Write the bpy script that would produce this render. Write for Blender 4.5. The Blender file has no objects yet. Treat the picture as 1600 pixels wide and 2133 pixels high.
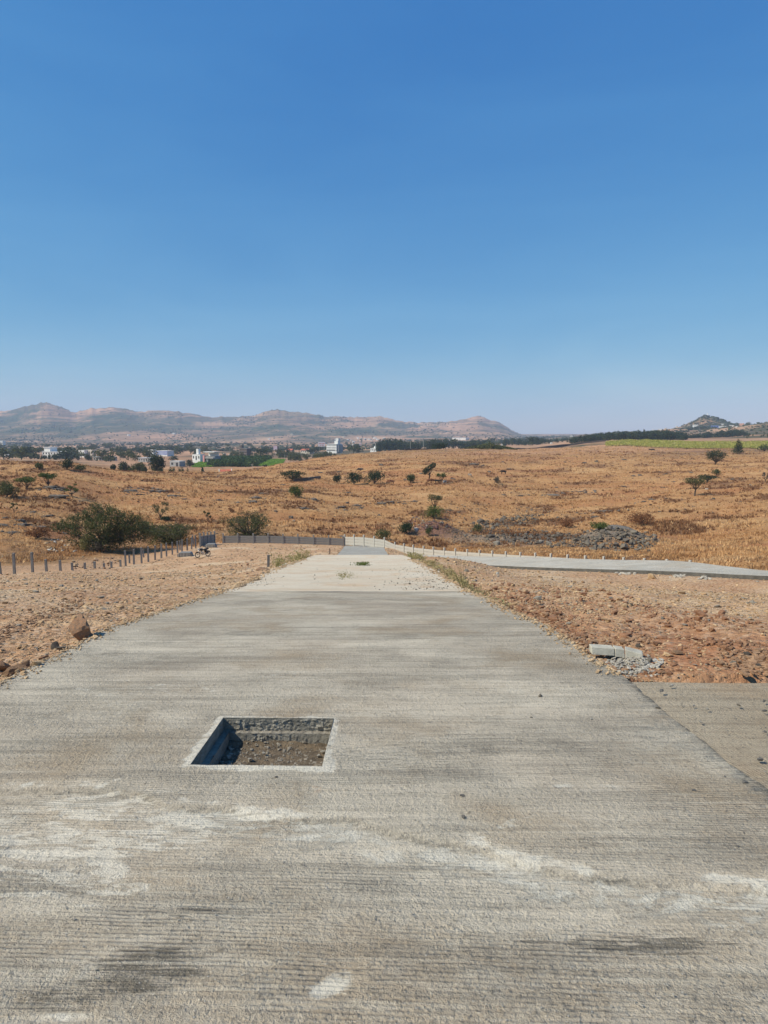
import bpy, math, random
import numpy as np
from mathutils import Vector, Matrix, Euler
rng = np.random.default_rng(11)
random.seed(5)
sc = bpy.context.scene
COL = sc.collection

# ------------------------------------------------------------------ camera, sky, sun, exposure
F = 1414.0
PITCH = math.atan(161.5 / F)
EYE = 1.72
cd = bpy.data.cameras.new("camera")
cam = bpy.data.objects.new("camera", cd)
COL.objects.link(cam)
cam.location = (0, 0, EYE)
cam.rotation_euler = (math.pi / 2 - PITCH, 0, 0)
cd.sensor_fit = 'HORIZONTAL'
cd.sensor_width = 36.0
cd.lens = 36.0 * F / 1600.0
cd.clip_start = 0.05
cd.clip_end = 20000
sc.camera = cam

SUN_EL = math.radians(46)
SUN_B = math.radians(15)
S = Vector((-math.cos(SUN_EL) * math.cos(SUN_B), -math.cos(SUN_EL) * math.sin(SUN_B), math.sin(SUN_EL)))
w = bpy.data.worlds.new("World")
sc.world = w
w.use_nodes = True
nt = w.node_tree
sky = nt.nodes.new('ShaderNodeTexSky')
sky.sky_type = 'NISHITA'
sky.sun_disc = False
sky.sun_elevation = SUN_EL
sky.sun_rotation = math.atan2(S.x, S.y)
sky.altitude = 600
sky.air_density = 1.0
sky.dust_density = 0.4
sky.ozone_density = 3.0
bg = nt.nodes['Background']
bg.inputs['Strength'].default_value = 0.15
sep_ = nt.nodes.new('ShaderNodeSeparateColor'); com_ = nt.nodes.new('ShaderNodeCombineColor')
nt.links.new(sky.outputs[0], sep_.inputs[0])
tc_ = nt.nodes.new('ShaderNodeTexCoord'); mp_ = nt.nodes.new('ShaderNodeMapping'); mp_.inputs['Scale'].default_value = (1.0, 1.0, 4.5)
nz_ = nt.nodes.new('ShaderNodeTexNoise'); nz_.inputs['Scale'].default_value = 2.2; nz_.inputs['Detail'].default_value = 5; nz_.inputs['Distortion'].default_value = .6
nt.links.new(tc_.outputs['Generated'], mp_.inputs[0]); nt.links.new(mp_.outputs[0], nz_.inputs['Vector'])
for i_, (g_, k_, v_) in enumerate(((1.33, .275, .30), (.76, .845, .14), (.36, 2.13, .06))):     # film response of the blue sky, faint uneven haze
    pw = nt.nodes.new('ShaderNodeMath'); pw.operation = 'POWER'; pw.inputs[1].default_value = g_
    mu = nt.nodes.new('ShaderNodeMath'); mu.operation = 'MULTIPLY'
    mr = nt.nodes.new('ShaderNodeMapRange'); mr.inputs['From Min'].default_value = .3; mr.inputs['From Max'].default_value = .75
    mr.inputs['To Min'].default_value = k_*(1-v_*.4); mr.inputs['To Max'].default_value = k_*(1+v_*.6)
    nt.links.new(nz_.outputs[0], mr.inputs[0])
    nt.links.new(sep_.outputs[i_], pw.inputs[0]); nt.links.new(pw.outputs[0], mu.inputs[0]); nt.links.new(mr.outputs[0], mu.inputs[1]); nt.links.new(mu.outputs[0], com_.inputs[i_])
nt.links.new(com_.outputs[0], bg.inputs['Color'])

sl = bpy.data.lights.new("sun", 'SUN')
sl.energy = 5.0
sl.angle = math.radians(0.53)
sl.color = (1.0, 0.925, 0.76)
so = bpy.data.objects.new("sun", sl)
COL.objects.link(so)
so.rotation_euler = S.to_track_quat('Z', 'Y').to_euler()
sc.view_settings.view_transform = 'Standard'
sc.view_settings.look = 'None'
sc.view_settings.exposure = 0.12
sc.view_settings.gamma = 1.0
sc.view_settings.use_curve_mapping = False
sc.cycles.volume_bounces = 1
sc.cycles.max_bounces = 6
sc.cycles.use_denoising = True

# ------------------------------------------------------------------ helpers: pixels of the photograph to the place
CP, SP = math.cos(PITCH), math.sin(PITCH)
def tz(y):
    v = (1066.5 - y) / F
    return (-SP + v * CP) / (CP + v * SP)
def uu(x, y=930.0):
    v = (1066.5 - y) / F
    return ((x - 800.0) / F) / (CP + v * SP)
def at(x, y, Y):
    return Vector((uu(x, y) * Y, Y, EYE + Y * tz(y)))

def pchip(xs, ys, xq):
    xs = np.asarray(xs, float); ys = np.asarray(ys, float); xq = np.asarray(xq, float)
    h = np.diff(xs); d = np.diff(ys) / h
    m = np.zeros(len(xs)); m[0] = d[0]; m[-1] = d[-1]
    for i in range(1, len(xs) - 1):
        if d[i-1] * d[i] > 0:
            w1 = 2*h[i] + h[i-1]; w2 = h[i] + 2*h[i-1]
            m[i] = (w1 + w2) / (w1 / d[i-1] + w2 / d[i])
    i = np.clip(np.searchsorted(xs, xq) - 1, 0, len(xs) - 2)
    t = np.clip((xq - xs[i]) / h[i], 0, 1)
    return ((2*t**3-3*t**2+1)*ys[i] + (t**3-2*t**2+t)*h[i]*m[i] + (-2*t**3+3*t**2)*ys[i+1] + (t**3-t**2)*h[i]*m[i+1])

_T = np.random.default_rng(3).random((256, 256))
def vnoise(x, y):
    x = np.asarray(x, float); y = np.asarray(y, float)
    xi = np.floor(x).astype(np.int64); yi = np.floor(y).astype(np.int64)
    fx = x - xi; fy = y - yi
    fx = fx*fx*(3-2*fx); fy = fy*fy*(3-2*fy)
    a = _T[xi & 255, yi & 255]; b = _T[(xi+1) & 255, yi & 255]
    c = _T[xi & 255, (yi+1) & 255]; d = _T[(xi+1) & 255, (yi+1) & 255]
    return (a*(1-fx)+b*fx)*(1-fy) + (c*(1-fx)+d*fx)*fy
def fbm(x, y, o=4, g=0.5):
    s = 0; a = 1; t = 0
    for k in range(o):
        s = s + a * (vnoise(x + 17.3*k, y - 9.1*k) - 0.5); t += a
        a *= g; x = x * 2.03; y = y * 2.03
    return s / t * 2
def sstep(a, b, x):
    t = np.clip((x - a) / (b - a), 0, 1)
    return t*t*(3-2*t)

# road profile (height along the road, eye at EYE)
NEAR = [(-40, 0.5), (-6, 0.12), (0, 0.0), (3.34, -.125), (4.5, -.19), (5.2, -.235), (6.2, -.33), (7.15, -.425), (8.55, -.62), (9.6, -.80), (12, -1.17), (13.1, -1.36)]
def prof(pts):
    return [(a, b) for a, b in NEAR] + [(Y, EYE + Y * tz(y)) for Y, y in pts]
YG = np.concatenate([np.linspace(-40, 14, 160), np.geomspace(14.2, 6200, 520)])
VPA = (764 - 800) / F * CP        # the road runs very slightly left
ROADP = prof([(23, 1179), (32, 1163), (37.5, 1157), (45, 1156.2), (56, 1160), (65.5, 1155.5), (80, 1143), (89.2, 1136.5), (96, 1131)])
_rz = pchip([p[0] for p in ROADP], [p[1] for p in ROADP], np.clip(YG, -40, 96))
def RP(Y):
    return np.interp(Y, YG, _rz)

COLS = {
 0:   [(52,1193),(66,1168),(75,1152),(92,1100),(120,1040),(150,1000),(200,970),(230,962),(300,964),(480,961),(700,952),(1000,943),(1500,932),(2200,924),(3000,914),(4200,908),(6200,905)],
 120: [(57,1188),(70,1168),(80,1152),(95,1108),(122,1048),(150,1008),(200,972),(225,967),(300,975),(480,962),(700,953),(1000,943),(1500,932),(2200,924),(3000,914),(4200,908),(6200,905)],
 250: [(67,1178),(75,1163),(83,1150),(95,1125),(106,1100),(130,1060),(160,1020),(205,986),(235,982),(300,985),(420,975),(480,969),(700,954),(1000,943),(1500,932),(2200,924),(3000,914),(4200,908),(6200,905)],
 450: [(70,1162),(84,1137),(89.5,1131),(97,1122),(112,1094),(140,1045),(180,1012),(230,991),(265,985),(330,986),(400,980),(480,972),(650,957),(1000,943),(1500,931),(2200,923),(3000,914),(4200,908),(6200,905)],
 600: [(68,1158),(84,1140),(89.5,1133),(97,1123),(112,1094),(140,1048),(180,1015),(240,985),(300,969),(325,966),(400,972),(480,970),(650,957),(1000,943),(1500,931),(2200,923),(3000,914),(4200,908),(6200,905)],
 720: [(66,1156),(80,1143),(89.5,1136),(97,1124),(112,1095),(140,1058),(180,1022),(240,988),(300,962),(345,949),(365,948),(430,953),(480,955),(700,949),(1000,940),(1500,930),(2200,922),(3000,913),(4200,908),(6200,905)],
 900: [(32,1164),(45,1162),(66,1160),(80,1157),(86,1147),(95,1132),(110,1107),(135,1070),(170,1028),(215,992),(290,958),(370,938),(395,937),(500,943),(700,941),(1000,932),(1500,925),(2200,918),(3000,912),(4200,908),(6200,905)],
 1100:[(30,1195),(40,1186),(50,1168),(64,1180),(70,1160),(85,1146),(100,1124),(120,1098),(150,1058),(190,1018),(260,972),(340,943),(380,936),(400,936),(500,940),(700,932),(1000,925),(1500,920),(2200,915),(3000,911),(4200,907),(6200,904)],
 1300:[(24,1222),(32,1195),(38,1183),(46,1194),(56,1196),(62,1170),(80,1146),(100,1110),(130,1072),(170,1030),(230,982),(310,945),(360,932),(385,930),(460,918),(600,918),(900,913),(1300,903),(2200,906),(3000,905),(4200,904.5),(6200,904)],
 1450:[(22,1236),(29,1201),(35,1186),(43,1204),(51,1208),(58,1178),(75,1150),(95,1112),(125,1066),(170,1018),(230,980),(300,955),(365,938),(390,936),(470,919),(600,918),(900,912),(1300,896),(1700,895),(2200,902),(3000,904),(4200,904.5),(6200,904)],
 1600:[(20,1250),(26,1213),(31,1200),(40,1202),(50,1188),(60,1172),(75,1140),(95,1100),(125,1055),(170,1010),(230,974),(300,950),(360,939),(380,937),(470,919),(600,916),(900,902),(1250,880),(1700,890),(2200,900),(3000,904),(4200,904.5),(6200,904)],
}
_ks = sorted(COLS)
_cu = [uu(k) for k in _ks]
_tab = []
for k in _ks:
    p = prof(COLS[k])
    _tab.append(pchip([q[0] for q in p], [q[1] for q in p], YG))
_tab = np.array(_tab)
UF = np.linspace(_cu[0], _cu[-1], 121)
_tf = np.array([pchip(_cu, _tab[:, j], UF) for j in range(len(YG))])   # (Y, u)

RIDGE = [(-200,850),(-60,862),(0,858),(35,852),(60,845),(100,838),(120,843),(150,857),(165,857),(190,850),(230,848),(260,850),(290,857),(330,855),(350,856),(400,861),(440,868),(470,868),(500,868),(530,866),(550,858),(580,853),(600,856),(625,860),(640,860),(680,868),(720,868),(760,869),(790,867),(830,877),(870,880),(900,880),(950,877),(975,870),(992,867),(1010,870),(1040,880),(1070,893),(1090,903),(1115,910),(2000,910)]
_ru = np.array([uu(a, 900) for a, b in RIDGE]); _rzz = np.array([EYE + 4200 * tz(b) for a, b in RIDGE])

FENCE_R = [(-5.35, 89.5), (1.35, 83.0), (22.9, 50.0), (36, 30)]
ROW_L = [(-31.0, 48.0), (-28.3, 52.3), (-22.0, 88.5)]
def fence_side(X, Y):
    """metres inside the plot (positive inside) from the fence lines, roughly"""
    xr = np.interp(-Y, [-89.5, -83, -50, -30], [-5.35, 1.35, 22.9, 36])
    xl = np.interp(Y, [0, 48, 52.3, 88.5], [-38, -31, -28.3, -22.0])
    return np.minimum(np.minimum(xr - X, X - xl), 89.6 - Y)

def side_road_line(off):
    return lambda Y: 14.6 - .393 * (Y - 26) + off
SRZ = ([14, 20, 26, 31.6, 35.6, 41, 50, 55, 61.5, 66], [EYE+a for a in (-3.45, -4.45, -5.45, -6.35, -7.0, -7.95, -9.5, -10.25, -11.15, -11.75)])

_sn = pchip([14,20,26,29.3,33.3,41,55,62,66],[EYE+a for a in (-3.3,-4.4,-5.46,-6.0,-6.7,-8.07,-10.37,-11.3,-11.8)], np.linspace(14,66,200))
_sf = pchip([14,20,26,31.6,35.6,42,50,61.5,66],[EYE+a for a in (-3.5,-4.6,-5.45,-6.36,-6.73,-7.8,-9.1,-11.05,-11.7)], np.linspace(14,66,200))
def SRH(X, Y):
    yq = np.clip(Y, 14, 66); g = np.linspace(14, 66, 200)
    t = np.clip((X - (14.6 - .393*(Y-26)))/5.3, 0, 1)
    return np.interp(yq, g, _sn)*(1-t) + np.interp(yq, g, _sf)*t
def H(X, Y, fine=True):
    X = np.asarray(X, float); Y = np.asarray(Y, float)
    u = X / np.maximum(Y, 6.0)
    ui = np.interp(np.clip(u, UF[0], UF[-1]), UF, np.arange(len(UF)))
    yi = np.interp(Y, YG, np.arange(len(YG)))
    u0 = np.clip(np.floor(ui).astype(int), 0, len(UF)-2); y0 = np.clip(np.floor(yi).astype(int), 0, len(YG)-2)
    fu = ui - u0; fy = yi - y0
    z = (_tf[y0, u0]*(1-fu)+_tf[y0, u0+1]*fu)*(1-fy) + (_tf[y0+1, u0]*(1-fu)+_tf[y0+1, u0+1]*fu)*fy
    # far hills
    crest = np.interp(u, _ru, _rzz)
    crest = crest + 10 * fbm(u*160, u*0+3.3, 3) * (u < .2)
    sp = fbm(X/330, Y/900+4, 4)
    sp2 = 1 - np.abs(fbm(X/210 + .3*sp, Y/1500, 4)) * 2
    t = np.clip((Y - 2300) / 1900, 0, 1)
    shape = t**1.7 * (1 - .20 * np.sin(t*math.pi) * (sp2)) + .10*np.sin(t*math.pi)*sp
    back = np.clip((Y - 4200) / 1800, 0, 1)
    mask = sstep(.222, .17, u)
    hill = z + (crest - z) * np.clip(shape, 0, 1.0) * (1 - back**1.5 * .85)
    z = np.where(Y > 2300, z*(1-mask) + hill*mask, z)
    # valley undulation and the small hill with the shrine on the right
    z = z + 2.2 * fbm(X/140, Y/170, 4) * sstep(520, 1300, Y) * (1-.5*mask*t)
    def bump(xp, yp, Yc, h, rx, ry, p=1.0):
        c = at(xp, yp, Yc)
        r = np.sqrt(((X-c.x)/rx)**2 + ((Y-c.y)/ry)**2)
        return h * np.exp(-(r**p)*1.6) 
    z = z + bump(1473, 890, 1720, 37 , 70, 120, 1.25) * (1 + .25*fbm(X/16, Y/16, 4))
    z = z + bump(1300, 905, 1420, 5, 60, 90, 1.6) + bump(1390, 905, 1500, 6, 50, 90, 1.6)
    z = z + bump(100, 967, 205, 1.3, 13, 18, 2) + bump(30, 1010, 150, .9, 8, 8, 2)
    # rubble heaps past the right hand fence
    z = z + bump(1282, 1140, 88, 2.3, 6.0, 6, 2.2) + bump(905, 1100, 108, 1.7, 5.0, 5, 2.2) + bump(1060, 1100, 104, .9, 9, 3, 2.2)
    out = -fence_side(X, Y)
    fld = sstep(0.5, 14, out) * sstep(700, 420, Y)
    if fine:
        z = z + fld * (0.75 * fbm(X/19, Y/19, 3) + .42 * fbm(X/4.3, Y/4.3, 4) + .25*np.abs(fbm(X/9, Y/5, 4)))
    # beside the roads
    Xr = X - VPA * Y
    dr = np.maximum(Xr - 2.08, -2.92 - Xr)
    wr = sstep(3.2, 0.0, dr) * sstep(97, 90, Y)
    z = z*(1-wr) + (RP(Y) - .05) * wr
    if fine:
        ins = sstep(.02, .35, dr)
        z = z + (1-fld)*sstep(120, 92, Y)*ins*(-.03 + .09 * fbm(X/2.2, Y/2.2, 3) + .045*fbm(X/.42, Y/.42, 3) + (.10*fbm(X/.55, Y/.8, 4)+.03)*sstep(2, 2.4, Xr)*sstep(6, 2.8, Xr)*sstep(4.8,6,Y)*sstep(18,11,Y))
    # kerb band of the side road: terrain sits just under the slab, apron likewise
    sl_ = SRH(X, Y)
    xn = 14.6 - .393*(Y-26)
    ds = np.maximum(xn - X, X - (xn + 5.3)) / 1.075
    ws = sstep(2.6, .1, ds) * sstep(12, 16, Y) * sstep(69, 64, Y) * sstep(-.5, 2.5, dr)
    z = z*(1-ws) + (sl_ - .16) * ws
    # pull terrain under the slabs
    under = np.maximum(sstep(-.05, -.25, dr) * sstep(96, 91.0, Y), sstep(-.05, -.3, ds) * sstep(12, 16, Y) * sstep(67, 63, Y))
    ap = sstep(5.45, 5.2, Y) * sstep(0, .1, Xr-2.0) 
    under = np.maximum(under, ap)
    z = z - .9 * under
    return z

def hitfar(x, y, a=750.0, b=5500.0):
    Ys = np.geomspace(a, b, 900); g = H(Ys*uu(x, y), Ys); k = np.nonzero(EYE + Ys*tz(y) < g)[0]
    return Ys[k[0]] if len(k) else None
def hit(x, y, f=None, y0=1.2, y1=5900):
    """where the line of sight through photo pixel (x, y) first meets the ground"""
    f = f or H
    a, b = y0, min(y1, 700.0)
    for n in (360, 40):
        Ys = np.geomspace(a, b, n)
        g = f(Ys * uu(x, y), Ys)
        k = np.nonzero(EYE + Ys * tz(y) < g)[0]
        if len(k) == 0: return at(x, y, 400)
        k = k[0]
        a, b = Ys[max(k-1, 0)], Ys[k]
    Y = Ys[k]
    return Vector((Y*uu(x, y), Y, float(g[k])))
def hitv(xs, ys, f=None, y0=1.2):
    """hit() for many pixels at once"""
    f = f or H; xs = np.asarray(xs, float); ys = np.asarray(ys, float); out = []
    for i in range(0, len(xs), 400):
        x = xs[i:i+400]; y = ys[i:i+400]; v = (1066.5-y)/F; T = (-SP+v*CP)/(CP+v*SP); U = ((x-800.0)/F)/(CP+v*SP)
        a = np.full(len(x), y0); b = np.full(len(x), 700.0)
        for n in (150, 24):
            k = np.linspace(0, 1, n)[None]; Ys = a[:, None]*(b/a)[:, None]**k
            below = EYE + Ys*T[:, None] < f(Ys*U[:, None], Ys)
            j = np.where(below.any(1), below.argmax(1), n-1); j = np.maximum(j, 1); r = np.arange(len(x)); a, b = Ys[r, j-1], Ys[r, j]
        out.append(np.stack([b*U, b, f(b*U, b)], -1))
    return np.vstack(out)
def roadz(X, Y):
    return RP(Y)
def ground_at(X, Y):
    return float(H(np.array([X]), np.array([Y]))[0])
def PX(Y):      # metres per photo pixel at distance Y
    return Y / F

# ------------------------------------------------------------------ helpers: objects
def tag(o, label=None, cat=None, group=None, kind=None):
    if label: o['label'] = label
    if cat: o['category'] = cat
    if group: o['group'] = group
    if kind: o['kind'] = kind
    return o
def link(name, me, mat=None, parent=None):
    o = bpy.data.objects.new(name, me)
    COL.objects.link(o)
    if mat is not None and me is not None and len(me.materials) == 0: me.materials.append(mat)
    if parent: o.parent = parent
    return o
def empty(name, loc, rz=0.0, label=None, cat=None, group=None):
    o = bpy.data.objects.new(name, None)
    COL.objects.link(o)
    o.location = loc; o.rotation_euler = (0, 0, rz); o.empty_display_size = .1
    return tag(o, label, cat, group)
def mesh_np(name, V, Fc, smooth=False, attrs=None):
    V = np.ascontiguousarray(V, np.float32); Fc = np.ascontiguousarray(Fc, np.int32)
    me = bpy.data.meshes.new(name)
    me.vertices.add(len(V)); me.vertices.foreach_set('co', V.ravel())
    k = Fc.shape[1]
    me.loops.add(Fc.size); me.loops.foreach_set('vertex_index', Fc.ravel())
    me.polygons.add(len(Fc)); me.polygons.foreach_set('loop_start', np.arange(0, Fc.size, k, dtype=np.int32))
    if smooth: me.polygons.foreach_set('use_smooth', np.ones(len(Fc), bool))
    else: me.polygons.foreach_set('use_smooth', np.zeros(len(Fc), bool))
    if attrs:
        for n, a in attrs.items():
            at_ = me.attributes.new(n, 'FLOAT', 'POINT')
            at_.data.foreach_set('value', np.ascontiguousarray(a, np.float32).ravel())
    me.update(calc_edges=True)
    return me
class MB:
    def __init__(s): s.v = []; s.f = []
    def quad(s, pts):
        n = len(s.v); s.v += [tuple(p) for p in pts]; s.f.append(tuple(range(n, n+len(pts))))
    def box(s, c, d, rot=None, taper=1.0):
        n = len(s.v); M = (rot if rot is not None else Matrix.Identity(3))
        for z in (-.5, .5):
            k = taper if z > 0 else 1.0
            for x, y in ((-.5,-.5),(.5,-.5),(.5,.5),(-.5,.5)):
                s.v.append(tuple(Vector(c) + M @ Vector((x*d[0]*k, y*d[1]*k, z*d[2]))))
        for f in ((3,2,1,0),(4,5,6,7),(0,1,5,4),(1,2,6,5),(2,3,7,6),(3,0,4,7)): s.f.append(tuple(n+i for i in f))
    def tube(s, pts, rad, seg=6, cap=True):
        pts = [Vector(p) for p in pts]
        if not hasattr(rad, '__len__'): rad = [rad]*len(pts)
        rings = []
        for i, p in enumerate(pts):
            d = (pts[min(i+1, len(pts)-1)] - pts[max(i-1, 0)])
            if d.length < 1e-6: d = Vector((0,0,1))
            d.normalize()
            a = d.cross(Vector((0,0,1)) if abs(d.z) < .9 else Vector((1,0,0))).normalized(); b = d.cross(a)
            n = len(s.v)
            for k in range(seg):
                t = 2*math.pi*k/seg
                s.v.append(tuple(p + (a*math.cos(t) + b*math.sin(t))*rad[i]))
            rings.append(n)
        for i in range(len(rings)-1):
            for k in range(seg):
                s.f.append((rings[i]+k, rings[i]+(k+1) % seg, rings[i+1]+(k+1) % seg, rings[i+1]+k))
        if cap:
            s.f.append(tuple(rings[0]+k for k in range(seg))[::-1]); s.f.append(tuple(rings[-1]+k for k in range(seg)))
    def torus(s, c, R, r, axis='y', seg=24, sub=8):
        n = len(s.v); c = Vector(c)
        for i in range(seg):
            t = 2*math.pi*i/seg
            for j in range(sub):
                p = 2*math.pi*j/sub
                q = (R + r*math.cos(p))
                if axis == 'y': s.v.append(tuple(c + Vector((q*math.cos(t), r*math.sin(p), q*math.sin(t)))))
                else: s.v.append(tuple(c + Vector((q*math.cos(t), q*math.sin(t), r*math.sin(p)))))
        for i in range(seg):
            for j in range(sub):
                s.f.append((n+i*sub+j, n+((i+1)%seg)*sub+j, n+((i+1)%seg)*sub+(j+1)%sub, n+i*sub+(j+1)%sub))
    def prism(s, poly, y0, y1):     # polygon in x,z extruded along y
        n = len(s.v); m = len(poly)
        for y in (y0, y1):
            for x, z in poly: s.v.append((x, y, z))
        s.f.append(tuple(range(n, n+m))); s.f.append(tuple(range(n+2*m-1, n+m-1, -1)))
        for i in range(m): s.f.append((n+(i+1)%m, n+i, n+m+i, n+m+(i+1)%m))
    def mesh(s, name, smooth=False):
        me = bpy.data.meshes.new(name); me.from_pydata(s.v, [], s.f)
        if smooth: me.polygons.foreach_set('use_smooth', [True]*len(me.polygons))
        me.update(); return me
    def obj(s, name, mat, parent=None, smooth=False, bevel=0):
        me = s.mesh(name, smooth); o = link(name, me, mat, parent)
        if bevel:
            b = o.modifiers.new('bevel', 'BEVEL'); b.width = bevel; b.segments = 1; b.limit_method = 'ANGLE'
        return o

# ------------------------------------------------------------------ helpers: materials
class NT:
    def __init__(s, name):
        s.m = bpy.data.materials.new(name); s.m.use_nodes = True
        s.t = s.m.node_tree; s.b = s.t.nodes['Principled BSDF']; s.b.inputs['Roughness'].default_value = .9
        s.b.inputs['Specular IOR Level'].default_value = .25
    def n(s, ty, ins=None, **kw):
        n = s.t.nodes.new(ty)
        for k, v in kw.items(): setattr(n, k, v)
        for k, v in (ins or {}).items():
            if isinstance(v, bpy.types.NodeSocket): s.t.links.new(v, n.inputs[k])
            else: n.inputs[k].default_value = v
        return n
    def coord(s, scale=(1,1,1), rot=(0,0,0), kind='Object'):
        c = s.n('ShaderNodeTexCoord')
        return s.n('ShaderNodeMapping', {'Vector': c.outputs[kind], 'Scale': scale, 'Rotation': rot}).outputs[0]
    def noise(s, vec, scale, detail=4, rough=.55, dist=0.0):
        return s.n('ShaderNodeTexNoise', {'Vector': vec, 'Scale': scale, 'Detail': detail, 'Roughness': rough, 'Distortion': dist}).outputs[0]
    def vor(s, vec, scale, feature='F1', out='Distance', rand=1.0):
        return s.n('ShaderNodeTexVoronoi', {'Vector': vec, 'Scale': scale, 'Randomness': rand}, feature=feature).outputs[out]
    def rng(s, v, a, b, c=0.0, d=1.0, smooth=False):
        n = s.n('ShaderNodeMapRange', {'Value': v, 'From Min': a, 'From Max': b, 'To Min': c, 'To Max': d})
        if smooth: n.interpolation_type = 'SMOOTHSTEP'
        return n.outputs[0]
    def ma(s, op, a, b=0.0, c=0.0):
        n = s.n('ShaderNodeMath', operation=op)
        for i, v in enumerate((a, b, c)):
            if isinstance(v, bpy.types.NodeSocket): s.t.links.new(v, n.inputs[i])
            else: n.inputs[i].default_value = v
        return n.outputs[0]
    def mix(s, f, a, b):
        n = s.n('ShaderNodeMix', data_type='RGBA')
        for i, v in ((0, f), (6, a), (7, b)):
            if isinstance(v, bpy.types.NodeSocket): s.t.links.new(v, n.inputs[i])
            elif i == 0: n.inputs[0].default_value = v
            else: n.inputs[i].default_value = (*v, 1) if len(v) == 3 else v
        return n.outputs[2]
    def attr(s, name):
        return s.n('ShaderNodeAttribute', attribute_name=name).outputs['Fac']
    def col(s, c):
        if isinstance(c, bpy.types.NodeSocket): s.t.links.new(c, s.b.inputs['Base Color'])
        else: s.b.inputs['Base Color'].default_value = (*c, 1)
    def bump(s, h, dist, strength=1.0, prev=None):
        n = s.n('ShaderNodeBump', {'Height': h, 'Distance': dist, 'Strength': strength})
        if prev is not None: s.t.links.new(prev, n.inputs['Normal'])
        s.t.links.new(n.outputs[0], s.b.inputs['Normal']); return n.outputs[0]

def plain(name, c, c2=None, scale=3.0, rough=.85, metal=0.0, bump=0.0, spec=.25, randisl=0.0):
    M = NT(name); v = M.coord()
    if c2 is None: c2 = tuple(x*.75 for x in c)
    f = M.rng(M.noise(v, scale, 5, .6), .35, .65)
    k = M.mix(f, c, c2)
    if randisl:
        r = M.n('ShaderNodeNewGeometry').outputs['Random Per Island']
        k = M.mix(M.ma('MULTIPLY', r, randisl), k, tuple(x*.35 for x in c))
    M.col(k); M.b.inputs['Roughness'].default_value = rough; M.b.inputs['Metallic'].default_value = metal
    M.b.inputs['Specular IOR Level'].default_value = spec
    if bump: M.bump(M.noise(v, scale*6, 5, .7), bump)
    return M.m

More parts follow.
